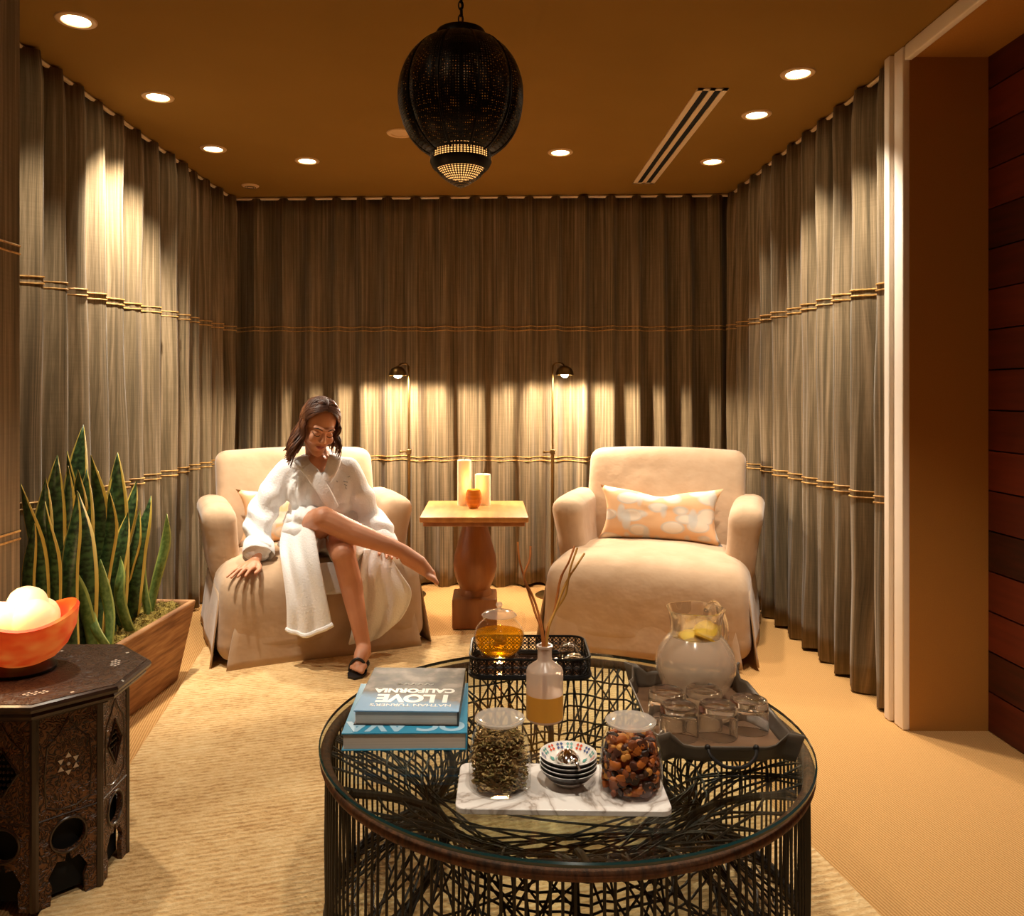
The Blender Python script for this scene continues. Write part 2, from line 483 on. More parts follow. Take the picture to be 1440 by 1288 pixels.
# left: nearer stretched-fabric wall, then the curtained recess
def uv_box(mb): return [(v[1] + v[0], v[2]) for v in mb.v]
wl = MB().box(-1.62, -1.45, -1.3, 2.50, 0, H)
WL = struct('wall_left', wl, LINEN, uv=uv_box(wl), smooth=False)
struct('wall_left_recess', MB().box(-2.05, -1.92, 2.3, 5.7, 0, H), TAN)
struct('wall_left_return', MB().box(-2.0, -1.62, 2.40, 2.48, 0, H), TAN)
ZB = (1.747, .867)
for zb in ZB:
    b = MB()
    for dz in (-.012, .012): b.tube([(-1.447, y, zb + dz) for y in (-1.29, 0, 1, 2.3, 2.497)] + [(-1.455, 2.503, zb + dz), (-1.6, 2.503, zb + dz)], .0035, 6)
    t = struct('trim_braid', b, BRAID)

# right opening: header, jamb and casing
struct('beam_header', MB().box(1.632, 1.935, .25, 3.12, 2.605, H), TAN)
struct('jamb_far', MB().box(1.632, 1.935, 3.12, 3.26, 0, H), TAN)
struct('jamb_near', MB().box(1.632, 1.935, .10, .25, 0, H), TAN)
cs = MB()
def casing(y0, y1, z0, z1): cs.rbox(((.012), (y1 - y0) / 2, (z1 - z0) / 2), .005, ((1.600), (y0 + y1) / 2, (z0 + z1) / 2), n=1)
cs.rbox((.014, .035, H / 2 - .001), .006, (1.620, 3.158, H / 2), n=1)
cs.rbox((.010, .010, H / 2 - .001), .004, (1.624, 3.199, H / 2), n=1)
cs.rbox((.020, .022, H / 2 - .001), .006, (1.616, 3.231, H / 2), n=1)
cs.rbox((.014, 1.43, .030), .006, (1.620, 1.68, 2.618), n=1)
struct('trim_casing', cs, WHITE)

# ------------------------------------------------------------------ curtains
def curtain(name, label, path, lam, amp, seed, inward, z0=.012, z1=H - .012, step=.013, nz=22, ends=None):
    """pleated linen hung along a path; inward = the side the room lies on"""
    path = [V((*p, 0)) for p in path]; segs = []
    tot = 0
    for a, b in zip(path, path[1:]): segs.append((tot, a, b)); tot += (b - a).length
    def base(s):
        for s0, a, b in reversed(segs):
            if s >= s0 or s0 == 0: break
        t = (b - a).normalized(); return a + t * (s - s0), t
    def pos(s, z, lift=0):
        p, t = base(s); n = V((-t.y, t.x, 0))
        if n.dot(inward) < 0: n = -n
        h = (z - z0) / (z1 - z0)
        wob = noise.noise(V((s * 1.4, seed, h * .8))) * 1.6 + noise.noise(V((s * 3.1, seed + 9, h * 1.7))) * .7 * (1 - h * .7)
        ph = 2 * pi * s / lam + wob
        q = sin(ph); q = math.copysign(abs(q) ** .6, q)
        a = amp * (.72 + .28 * (1 - h) + .45 * noise.noise(V((s * 2.2, seed + 4, h * 1.2))))
        off = q * a + .012 * sin(ph * 2 + 1.3 + 2 * h) * (1 - .5 * h) + .012 * noise.noise(V((s * 9, seed, h * 5)))
        if h > .955: off *= .8
        side = .25 * amp * cos(ph)
        return p + n * (off + lift) + t * side + V((0, 0, z))
    ns = int(tot / step); rows = []; uv = []
    for i in range(nz + 1):
        z = z0 + (z1 - z0) * i / nz
        rows.append([pos(tot * j / ns, z + (.012 * sin(j * .21 + seed) if i == 0 else 0)) for j in range(ns + 1)])
        uv += [(tot * j / ns * 1.3 + seed, z) for j in range(ns + 1)]
    root = thing(name, label, 'curtain', (path[0].x, path[0].y, 0)); o = V(root.location)
    mb = MB().grid([[p - o for p in r] for r in rows])
    c = mb.obj('curtain_panel', LINEN, root, uv=uv, angle=80)
    thick(c, .004)
    for zb in ZB:
        b = MB()
        for dz in (-.013, .013):
            b.tube([pos(tot * j / ns, zb + dz, .0055) - o + V((0, 0, .006 * noise.noise(V((j * .05, seed, zb))))) for j in range(0, ns + 1)], .0036, 5)
        b.obj('gold_braid', BRAID, root)
    rl = MB().tube([base(tot * (j + .02) / 30.1)[0] - o + V((0, 0, H - .012)) for j in range(31)], .010, 6)
    rl.obj('curtain_track', METALW, root, smooth=False)
    return root
curtain('curtain', 'pleated olive linen curtain behind the snake plants, with two gold braids', [(-1.80, 2.53), (-1.78, 4.9), (-1.745, 5.47)], .19, .058, 1.3, V((1, 0, 0)))
curtain('curtain', 'wide pleated linen curtain across the far wall behind both armchairs', [(-1.82, 5.53), (1.66, 5.42)], .185, .044, 5.1, V((0, -1, 0)))
curtain('curtain', 'pleated linen curtain ending at the white door casing', [(1.655, 3.275), (1.635, 5.0), (1.63, 5.38)], .2, .054, 8.7, V((-1, 0, 0)))

# ------------------------------------------------------------------ ceiling fittings
WARM = (1.0, .89, .73)
LENS = emis('lamp_lens', (1.0, .82, .55), 14)
TRIMR = mat('downlight_trim', rgb(214, 176, 126), .4)
def make_downlight(x, y, label, on=True, power=30, size=95, blend=.6, tilt=(0, 0)):
    if y > 4.38: size, power = 70, power * 1.1
    t = thing('downlight', label, 'ceiling light', (x, y, H), 0, 'recessed ceiling downlights')
    MB().lathe([(.047, -.001), (.05, -.006), (.058, -.008), (.068, -.005), (.071, -.0005), (.071, .004), (.047, .004), (.047, -.001)], 36).obj('trim_ring', TRIMR, t)
    MB().lathe([(0, -.0045), (.025, -.004), (.0475, -.001), (.0475, .003), (0, .003)], 32).obj('lens', LENS if on else TRIMR, t)
    if on: light('downlight_beam', 'SPOT', (0, 0, -.02), power, WARM, t, (R(tilt[0]), R(tilt[1]), 0), size, blend, .03)
    return t
def ceil_at(px, py):
    d = (H - CAMH) * F / (CY - py); return (px - CX) / F * d, d
DL = [
    (107, 28, 'bright round downlight above the left curtain, nearest the viewer', 46, (0, 3)),
    (222, 136, 'bright round downlight above the left curtain, second from the viewer', 140, (15, 11)),
    (300, 209, 'round downlight above the left curtain, near the far corner', 18, (0, -4)),
    (432, 226, 'round downlight over the seated woman, between corner downlight and lantern', 55, (-8, -4)),
    (788, 214, 'round downlight near the far curtain, between the lantern and the ceiling vent', 34, (-8, 0)),
    (1122, 103, 'round downlight above the right curtain, nearest the white door casing', 74, (0, -5)),
    (1064, 161, 'round downlight above the right curtain, middle of the row of three', 70, (0, -5)),
    (1002, 227, 'round downlight above the beige armchair, beside the far end of the vent', 46, (-8, 0)),
]
for px, py, lab, pw, tl in DL:
    x, y = ceil_at(px, py); make_downlight(x, y, lab, True, pw, 84, .85, tl)
x, y = ceil_at(563, 187); make_downlight(x, y, 'unlit round downlight half hidden behind the black lantern', False)
# the rows run on over the viewer's half of the room
for x, y, lab, pw in ((-.55, 1.75, 'round downlight over the carved octagonal table', 40), (1.28, 1.9, 'round downlight over the open floor by the doorway', 58),
                      (.25, 1.1, 'round downlight over the near edge of the wire coffee table', 54)):
    make_downlight(x, y, lab, True, pw * .9, 84, .8)

x, y = ceil_at(352, 261)
t = thing('smoke_detector', 'small flat round ceiling disc near the far left corner', 'detector', (x, y, H))
MB().lathe([(0, -.012), (.03, -.012), (.045, -.009), (.055, -.003), (.056, .002), (0, .002)], 32).obj('housing', TRIMR, t)
g = MB()
for r in (.02, .032): g.lathe([(r, -.0135), (r + .003, -.0135), (r + .003, -.010), (r, -.010), (r, -.0135)], 28)
g.obj('slots', BLACK, t)

t = thing('ceiling_vent', 'long white slot vent with two dark openings in the ceiling', 'vent', (.992, 4.35, H))
hw, hl = .068, .80
fr = MB()
for x0, x1 in ((-hw, -.042), (-.012, .012), (.042, hw)): fr.box(x0, x1, -hl, hl, -.006, .003)
for y0, y1 in ((-hl, -hl + .02), (hl - .02, hl)): fr.box(-hw + .001, hw - .001, y0, y1, -.006, .003)
fr.obj('frame', METALW, t, smooth=False)
MB().box(-.06, .06, -hl + .005, hl - .005, -.0015, .004).obj('dark_slots', BLACK, t, smooth=False)

# ------------------------------------------------------------------ pierced lantern
PERF = perforated('pierced_black_metal', rgb(20, 16, 13), 1, 1, .72, .38, .7)
PERF2 = perforated('pierced_band_metal', rgb(30, 22, 15), 1, 1, .55, .38, .7)
LBK = mat('lantern_black', rgb(22, 18, 15), .4, metal=.6)
ld = 2.4; ls = F / ld
lz = lambda py: CAMH - (py - CY) / ls
lx = (648 - CX) / ls
t = thing('lantern', 'black pierced metal globe lantern hanging on a chain from the ceiling', 'lantern', (lx, ld, 0))
prof = [(.070, lz(62))]
zt, zbm = lz(58), lz(217); zc = (zt + zbm) / 2; hh = (zt - zbm) / 2 * 1.10; Rm = .188
for i in range(25):
    a = pi / 2 - (i / 24) * pi; s_ = sin(a)
    zz = zc + hh * s_
    if zz > zt or zz < zbm: continue
    prof.append((Rm * abs(cos(a)) ** .82, zz))
prof.append((.088, zbm))
seg = 96
gore = lambda a, i: 1 - .045 * abs(cos(a * 5)) ** 10
mb = MB().lathe(prof, seg, rad=gore)
uv = []
for v in mb.v:
    a = atan2(v[1], v[0]); r = sqrt(v[0] ** 2 + v[1] ** 2)
    uv.append(((a % (2 * pi)) * 75, v[2] * 420))
mb.obj('pierced_globe', PERF, t, uv=uv)
rb = MB()
for k in range(10):
    a = pi * k / 5
    rb.tube([(r * .962 * cos(a), r * .962 * sin(a), z) for r, z in prof[1:]], .0035, 5)
rb.obj('seam_ribs', LBK, t)
MB().lathe([(0, lz(40)), (.030, lz(40)), (.034, lz(44)), (.072, lz(46)), (.076, lz(50)), (.076, lz(60)), (.070, lz(64)), (.06, lz(64))], 40).obj('cap', LBK, t)
bd = MB().lathe([(.088, lz(206)), (.091, lz(210)), (.091, lz(226)), (.090, lz(229))], 60)
bd.obj('pierced_band', PERF2, t, uv=[((atan2(v[1], v[0]) % (2 * pi)) * 30, v[2] * 520) for v in bd.v])
MB().lathe([(.088, lz(205)), (.092, lz(206.5)), (.088, lz(208))], 48).obj('upper_rim', LBK, t)
MB().lathe([(.090, lz(226)), (.092, lz(228)), (.084, lz(236)), (.074, lz(240)), (.072, lz(239))], 48).obj('lower_rim', LBK, t)
fn = MB().lathe([(.073, lz(240)), (.062, lz(247)), (.048, lz(252)), (.03, lz(258)), (.014, lz(262)), (0, lz(265))], 48)
fn.obj('pierced_finial', PERF2, t, uv=[((atan2(v[1], v[0]) % (2 * pi)) * 24, (v[2] - lz(265)) * 620) for v in fn.v])
ch = MB()
zz = lz(42); k = 0
while zz < H - .01:
    ring = []
    for i in range(12):
        a = 2 * pi * i / 12; u = .007 * cos(a); wv = .0135 * sin(a)
        ring.append((u, 0, zz + .0115 + wv) if k % 2 else (0, u, zz + .0115 + wv))
    ch.tube(ring, .0024, 5, closed=True); zz += .0205; k += 1
ch.tube([(.0, .004, lz(44)), (.005, .006, lz(30)), (.003, .004, lz(5)), (.003, .004, H - .005)], .0026, 6)
ch.lathe([(0, H - .03), (.03, H - .028), (.045, H - .012), (.048, H - .001), (0, H - .001)], 28)
ch.obj('chain', LBK, t)
bl = MB().ell((0, 0, lz(200)), (.022, .022, .03))
bl.tube([(0, 0, lz(190)), (0, 0, lz(70))], .006, 8)
b = MB().ell((0, 0, lz(217)), (.016, .016, .020)); b.obj('bulb', emis('lantern_bulb', (1, .62, .25), 25), t)
MB().lathe([(.030, lz(206)), (.078, lz(209)), (.080, lz(226)), (.066, lz(238)), (.045, lz(248)), (0, lz(256))], 36).obj('added_glow_liner', emis('added_liner_glow', (1, .46, .13), .9), t)  # added glowing liner, brightens the pierced band and finial from inside
MB().tube([(0, 0, lz(209)), (0, 0, lz(60))], .007, 8).obj('lamp_holder', LBK, t)
light('lantern_glow', 'POINT', (0, 0, lz(226)), 5, (1, .58, .25), t, radius=.02)
# ------------------------------------------------------------------ rug
rg = MB().rbox((1.03, 1.93, .0075), .006, (0, 0, .0085), n=24, deform=lambda w: (w.x + .012 * noise.noise(V((w.y * 2, 1, 0))), w.y + .012 * noise.noise(V((w.x * 2, 5, 0))), w.z))
rug = rg.obj('rug', rug_mat()); rug.location = (-.13, 2.37, 0); rug.rotation_euler = (0, 0, R(9))
tag(rug, 'pale woven jute rug lying under the wire coffee table', 'rug')
RZ = .016

# ------------------------------------------------------------------ armchairs
PIPE = mat('chair_seam', rgb(176, 148, 116), .9)
def make_armchair(label, loc, rz):
    t = thing('armchair', label, 'armchair', loc, rz, 'slipcovered armchairs')
    def seat_def(w):
        x, y, z = w
        hz = (z + .205) / .41                       # 0 bottom .. 1 top
        k = max(0, (hz - .6) / .4)
        z += .065 * k * max(0, 1 - (x / .53) ** 2) * max(0, 1 - ((y + .05) / .52) ** 2)
        if y < 0: y += .05 * k * k                  # front edge rolls back at the top
        fl = max(0, 1 - hz / .8)
        x *= 1 + .035 * fl; y *= 1 + .05 * fl if y < 0 else 1
        z += .006 * noise.noise(V((x * 7, y * 7, z * 5)))
        y += .006 * noise.noise(V((x * 6, 3, z * 7)))
        return (x, y, z)
    MB().rbox((.50, .45, .205), .085, (0, 0, .222), n=18, deform=seat_def).obj('seat', UPH, t, angle=80)
    # hanging slipcover panels with open kick pleats at the corners
    def panel(p0, p1, bulge, z1=.30, z0=.003, outv=V((0, -1, 0)), off0=.010):
        rows = []
        for i in range(9):
            h = i / 8; z = z1 + (z0 - z1) * h; row = []
            for j in range(25):
                u = j / 24; p = V(p0).lerp(V(p1), u); e = abs(2 * u - 1)
                off = off0 + (.026 - off0) * h + bulge * h * e ** 6 + .006 * sin(u * 9 + 2) * h
                k = .84 + .16 * h ** .6
                row.append(V((p[0] * (k if outv.x == 0 else 1), p[1] * (k if outv.y == 0 else 1), z)) + outv * off)
            rows.append(row)
        return rows
    sk = MB()
    sk.grid(panel((-.478, -.450, 0), (.478, -.450, 0), .008, .27, off0=-.010))
    sk.grid(panel((.502, -.425, 0), (.502, .44, 0), .012, .34, outv=V((1, 0, 0)), off0=-.006))
    sk.grid(panel((-.502, -.425, 0), (-.502, .44, 0), .012, .34, outv=V((-1, 0, 0)), off0=-.006))
    sk.grid(panel((.44, .46, 0), (-.44, .46, 0), .01, .33, outv=V((0, 1, 0))))
    thick(sk.obj('skirt', UPH, t, angle=80), .008)
    for s in (-1, 1):
        def arm_def(w, s=s):
            x, y, z = w
            h = (z + .215) / .43
            x += s * (.035 * h + .012 * sin(h * 3))
            x *= 1 + .0 * h
            roll = max(0, (h - .55) / .45)
            x += s * .03 * roll * (1 if w.x * s > 0 else .15)
            z -= .025 * (max(0, -y) / .29) ** 2 * h
            y += .03 * (1 - h) if y < 0 else 0
            z += .004 * noise.noise(V((x * 20, y * 9, 2)))
            return (x, y, z)
        a = MB().rbox((.078, .29, .215), .07, (s * .425, .17, .508), n=9, deform=arm_def).obj('armrest', UPH, t, angle=80)
    def back_def(w):
        x, y, z = w
        h = (z + .32) / .64
        y += .17 * h - .03 * sin(h * pi)            # reclined
        x *= 1 + .02 * h
        z += .018 * (1 - (x / .46) ** 2) * max(0, h - .7) / .3
        y -= .025 * (1 - (x / .47) ** 2) * (1 if w.y < 0 else 0) * sin(h * pi)
        y += .006 * noise.noise(V((x * 5, z * 5, 1)))
        return (x, y, z)
    bk = MB().rbox((.445, .095, .32), .06, (0, .335, .635), n=16, deform=back_def).obj('backrest', UPH, t, angle=80)
    for sx in (-1, 1):
        for sy in (-1, 1):
            MB().lathe([(0, 0), (.018, 0), (.026, .05), (0, .05)], 14, (sx * .43, sy * .38, 0)).obj('foot', OAKD, t)
    return t
CH2 = (.905, 4.378, .013); CH1 = (-.965, 4.383, .013)
a2 = make_armchair('empty beige slipcovered armchair with a floral lumbar pillow', CH2, R(-20))
a1 = dup(a2, CH1, R(23), 'beige slipcovered armchair in which the woman in white robe sits')

# lumbar pillows
def pillow_mat():
    m, nt, out = new_mat('leaf_print_cotton')
    b = N(nt, 'ShaderNodeBsdfPrincipled'); b.inputs['Roughness'].default_value = .85; b.inputs['Specular IOR Level'].default_value = .2
    v = N(nt, 'ShaderNodeTexVoronoi', feature='F1'); v.inputs['Scale'].default_value = 1
    nz = N(nt, 'ShaderNodeTexNoise'); nz.inputs['Scale'].default_value = 5
    cv = coords(nt, 'Object', (7, 9, 13), (0, R(35), 0)); L(nt, cv, v.inputs['Vector'])
    v2 = N(nt, 'ShaderNodeTexVoronoi', feature='F1'); v2.inputs['Scale'].default_value = 1
    L(nt, coords(nt, 'Object', (13, 9, 6), (0, R(-40), 0)), v2.inputs['Vector'])
    peach = rgb(226, 182, 138)
    c1 = ramp(nt, v.outputs['Distance'], [(0, rgb(232, 216, 196)), (.36, rgb(228, 212, 192)), (.42, rgb(206, 196, 184)), (.50, peach)])
    c2 = ramp(nt, v2.outputs['Distance'], [(0, (1, 1, 1)), (.30, (.8, .8, .8)), (.40, (0, 0, 0))])
    mx = N(nt, 'ShaderNodeMixRGB'); L(nt, c2, mx.inputs['Fac']); L(nt, c1, mx.inputs['Color1']); mx.inputs['Color2'].default_value = (*rgb(204, 202, 196), 1)
    L(nt, mx.outputs['Color'], b.inputs['Base Color']); L(nt, b.outputs['BSDF'], out.inputs['Surface']); return m
def pillow(name, label, M):
    rows_f, rows_b = [], []
    nu, nv = 36, 18; hw, hh, th = .315, .145, .075
    def pt(u, v, sg):
        ear = 1 + .10 * (abs(u) ** 6) * (abs(v) ** 3)
        x = hw * u * (1 - .05 * (1 - v * v)) * ear; z = hh * v * (1 - .10 * (1 - abs(u) ** 2.0) * (1 if v > 0 else .15)) * ear
        if v > 0: z -= .03 * math.exp(-(u / .35) ** 2) * v
        t = th * (max(0, 1 - u ** 4) ** .6) * (max(0, 1 - v ** 4) ** .6)
        t += .005 * noise.noise(V((u * 5, v * 4, sg))) * (1 - u * u) * (1 - v * v)
        return V((x, -sg * t, z))
    mb = MB()
    for sg in (1, -1):
        mb.grid([[pt(-1 + 2 * j / nu, -1 + 2 * i / nv, sg) for j in range(nu + 1)] for i in range(nv + 1)])
    o = mb.obj(name, PILLOW); o.matrix_world = M
    bm = bmesh.new(); bm.from_mesh(o.data); bmesh.ops.remove_doubles(bm, verts=bm.verts, dist=.0005); bmesh.ops.recalc_face_normals(bm, faces=bm.faces)
    for e in bm.edges: e.smooth = True
    bm.to_mesh(o.data); bm.free()
    return tag(o, label, 'pillow', 'leaf print lumbar pillows')
PILLOW = pillow_mat()
def chairM(loc, rz): return Matrix.Translation(loc) @ Matrix.Rotation(rz, 4, 'Z')
pillow('lumbar_pillow', 'peach leaf-print lumbar pillow leaning on the empty armchair', chairM(CH2, R(-20)) @ Matrix.Translation((.0, .175, .612)) @ Matrix.Rotation(R(-13), 4, 'X'))
pillow('lumbar_pillow', 'leaf-print lumbar pillow squeezed behind the seated woman', chairM(CH1, R(23)) @ Matrix.Translation((-.02, .185, .612)) @ Matrix.Rotation(R(-13), 4, 'X'))

# ------------------------------------------------------------------ side table, candles, lamps
t = thing('side_table', 'honey wood side table with turned pedestal between the armchairs', 'side table', (-.073, 4.58, 0))
ST = .655
MB().rbox((.288, .335, .014), .006, (0, 0, ST - .014), n=2).obj('tabletop', OAK, t)
MB().rbox((.270, .317, .012), .005, (0, 0, ST - .040), n=2).obj('apron', OAKD, t)
MB().lathe([(0, .16), (.10, .16), (.095, .19), (.085, .205), (.112, .27), (.124, .33), (.118, .39), (.098, .46), (.076, .54), (.068, .585), (.080, .60), (.105, .612), (.105, .628), (0, .628)], 40).obj('pedestal', OAKD, t)
bs = MB().rbox((.125, .125, .085), .012, (0, 0, .087), n=2)
bs.obj('base', OAKD, t)
def candle(label, px, d, r, h):
    x = (px - CX) / F * d
    t = thing('pillar_candle', label, 'candle', (x, d, ST), 0, 'pillar candles on the side table')
    MB().lathe([(0, 0), (r, 0), (r, h - .004), (r - .004, h), (r * .6, h - .004), (0, h - .007)], 32).obj('wax', WAX, t)
    MB().tube([(0, 0, h - .01), (.001, 0, h + .004), (.003, 0, h + .012)], .0015, 6).obj('wick', BLACK, t)
candle('taller cream pillar candle on the wooden side table', 653, 4.72, .041, .265)
candle('shorter cream pillar candle on the wooden side table', 679, 4.74, .046, .180)
x = (666 - CX) / F * 4.60
t = thing('votive_holder', 'small amber glass votive in front of the pillar candles', 'candle holder', (x, 4.60, ST))
MB().lathe([(0, 0), (.026, 0), (.040, .02), (.047, .05), (.044, .08), (.036, .105), (.033, .105), (.040, .08), (.043, .05), (.036, .02), (0, .008)], 32).obj('cup', AMBER, t)
MB().lathe([(0, .009), (.034, .02), (.04, .045), (0, .047)], 24).obj('wax', WAX, t)
light('candle_glow', 'POINT', (0, 0, .13), .6, (1, .55, .2), t, radius=.02)

def reading_lamp(label, ppx, hpx, hpy, d, side):
    x = (ppx - CX) / F * d; hx = (hpx - CX) / F * d - x; hz = CAMH - (hpy - CY) / F * d
    t = thing('reading_lamp', label, 'floor lamp', (x, d, 0), 0, 'brass reading lamps behind the side table')
    MB().lathe([(0, 0), (.11, 0), (.112, .008), (.10, .016), (.02, .022), (.012, .03), (0, .03)], 36).obj('base', BRASS, t)
    p = MB().tube([(0, 0, .02), (0, 0, .93)], .011, 12); p.tube([(0, 0, .93), (0, 0, hz + .06)], .007, 10); p.obj('pole', BRASS, t)
    j = MB().rbox((.016, .014, .016), .004, (0, 0, .93), n=1); j.tube([(0, 0, .93), (-.05, -.004, .93)], .006, 8); j.ell((-.054, -.004, .93), .009); j.obj('height_clamp', BRASS, t)
    MB().tube(catmull([(0, 0, hz + .055), (hx * .3, 0, hz + .075), (hx * .8, -.05, hz + .072), (hx, -.10, hz + .05)], 12), .006, 8).obj('arm', BRASS, t)
    prof = [(.010, .055), (.028, .050), (.045, .036), (.055, .016), (.058, -.004), (.055, -.004), (.052, .014), (.042, .032), (.026, .045), (0, .048)]
    s = MB().lathe([(0, .057)] + prof, 32, (hx, -.10, hz)); sh = s.obj('shade', BRASS, t)
    MB().ell((hx, -.10, hz + .002), (.026, .026, .022)).obj('bulb', emis('reading_bulb', (1, .84, .58), 45), t)
    light('reading_beam', 'SPOT', (hx, -.10, hz - .012), 62, (1, .82, .62), t, (0, 0, 0), 179, .22, .055)
reading_lamp('slim brass reading lamp beside the seated woman', 575, 562, 528, 5.24, 1)
reading_lamp('slim brass reading lamp beside the empty armchair', 777, 792, 527, 5.22, -1)

# ------------------------------------------------------------------ carved octagonal table
CARV = None
def carved_mat(name, sc=1.0, dark=rgb(34, 21, 13), mid=rgb(74, 45, 24), hi=rgb(112, 70, 38), strength=.9):
    m, nt, out = new_mat(name)
    b = N(nt, 'ShaderNodeBsdfPrincipled'); b.inputs['Roughness'].default_value = .42
    v = N(nt, 'ShaderNodeTexVoronoi', feature='SMOOTH_F1'); v.inputs['Scale'].default_value = 58 * sc
    nz = N(nt, 'ShaderNodeTexNoise'); nz.inputs['Scale'].default_value = 22 * sc; nz.inputs['Detail'].default_value = 1; nz.inputs['Distortion'].default_value = 1.5
    L(nt, coords(nt), nz.inputs['Vector'])
    mx = N(nt, 'ShaderNodeMixRGB'); mx.inputs['Fac'].default_value = .06
    L(nt, coords(nt), mx.inputs['Color1']); L(nt, nz.outputs['Color'], mx.inputs['Color2']); L(nt, mx.outputs['Color'], v.inputs['Vector'])
    sw = math_(nt, 'ABSOLUTE', math_(nt, 'SINE', math_(nt, 'MULTIPLY', v.outputs['Distance'], 14)))
    L(nt, ramp(nt, sw, [(.1, dark), (.55, mid), (1, hi)]), b.inputs['Base Color'])
    L(nt, bump(nt, sw, strength, .003), b.inputs['Normal'])
    L(nt, b.outputs['BSDF'], out.inputs['Surface']); return m
CARV = carved_mat('carved_walnut')
DKW = mat('dark_walnut', rgb(44, 28, 18), .35, col2=rgb(66, 42, 25), nscale=(30, 6, 6), bmp=.15, coat=.2)
CTOP = carved_mat('engraved_top', .8, rgb(40, 24, 15), rgb(58, 36, 22), rgb(78, 50, 30), .35)
PEARL = mat('bone_inlay', rgb(222, 206, 188), .3)
OC = V((-1.203, 2.19, 0)); APO = .193; SD = 2 * APO * math.tan(pi / 8); TH = .55 - RZ
t = thing('octagonal_table', 'dark carved octagonal side table with pearl inlay and round cutouts', 'side table', (*OC.xy, RZ), R(0))
def octa(a, ph=pi / 8): return [(a / cos(pi / 8) * cos(ph + k * pi / 4), a / cos(pi / 8) * sin(ph + k * pi / 4)) for k in range(8)]
tp = MB().prism(octa(.236), TH - .024, TH); top = tp.obj('top', [CTOP], t, smooth=False)
e = MB(); e.tube([(x, y, TH - .012) for x, y in octa(.238)] , .011, 8, closed=True); e.tube([(x, y, TH - .032) for x, y in octa(.226)], .010, 8, closed=True)
e.prism(octa(.215), TH - .05, TH - .022); e.obj('edge_moulding', DKW, top)
for k in range(0, 8, 2):
    a = pi / 4 * k + pi / 8; c = V((.175 * cos(a), .175 * sin(a), 0)); u = V((-sin(a), cos(a), 0)); w_ = V((cos(a), sin(a), 0))
    inl = MB()
    for i in range(-3, 4):
        for j in range(-1, 2):
            if (i + j) % 2 == 0: continue
            q = c + u * i * .0085 + w_ * j * .0085; r = .0052
            inl.add([q + u * r + V((0, 0, TH + .0006)), q + w_ * r + V((0, 0, TH + .0006)), q - u * r + V((0, 0, TH + .0006)), q - w_ * r + V((0, 0, TH + .0006))], [(0, 1, 2, 3)])
    inl.obj('inlay', PEARL, top, smooth=False); inl = MB()
    a2_ = a + pi / 8; c = V((.22 * cos(a2_), .22 * sin(a2_), TH + .0006))
    inl.add([c + V((.006, 0, 0)), c + V((0, .006, 0)), c - V((.006, 0, 0)), c - V((0, .006, 0))], [(0, 1, 2, 3)]); inl.obj('inlay_stud', PEARL, top, smooth=False)
hwid = SD / 2 - .004
def circ(cx, cy, r, n=28): return [(cx + r * cos(2 * pi * k / n), cy + r * sin(2 * pi * k / n)) for k in range(n)]
def panel_outline():
    h = TH - .03
    pts = [(-hwid, 0), (-hwid * .55, 0), (-hwid * .50, .045), (-hwid * .62, .07), (-hwid * .35, .105), (-.008, .10), (-.004, .12)]
    pts = pts + [(-x, y) for x, y in reversed(pts)]
    return pts + [(hwid, h), (-hwid, h)]
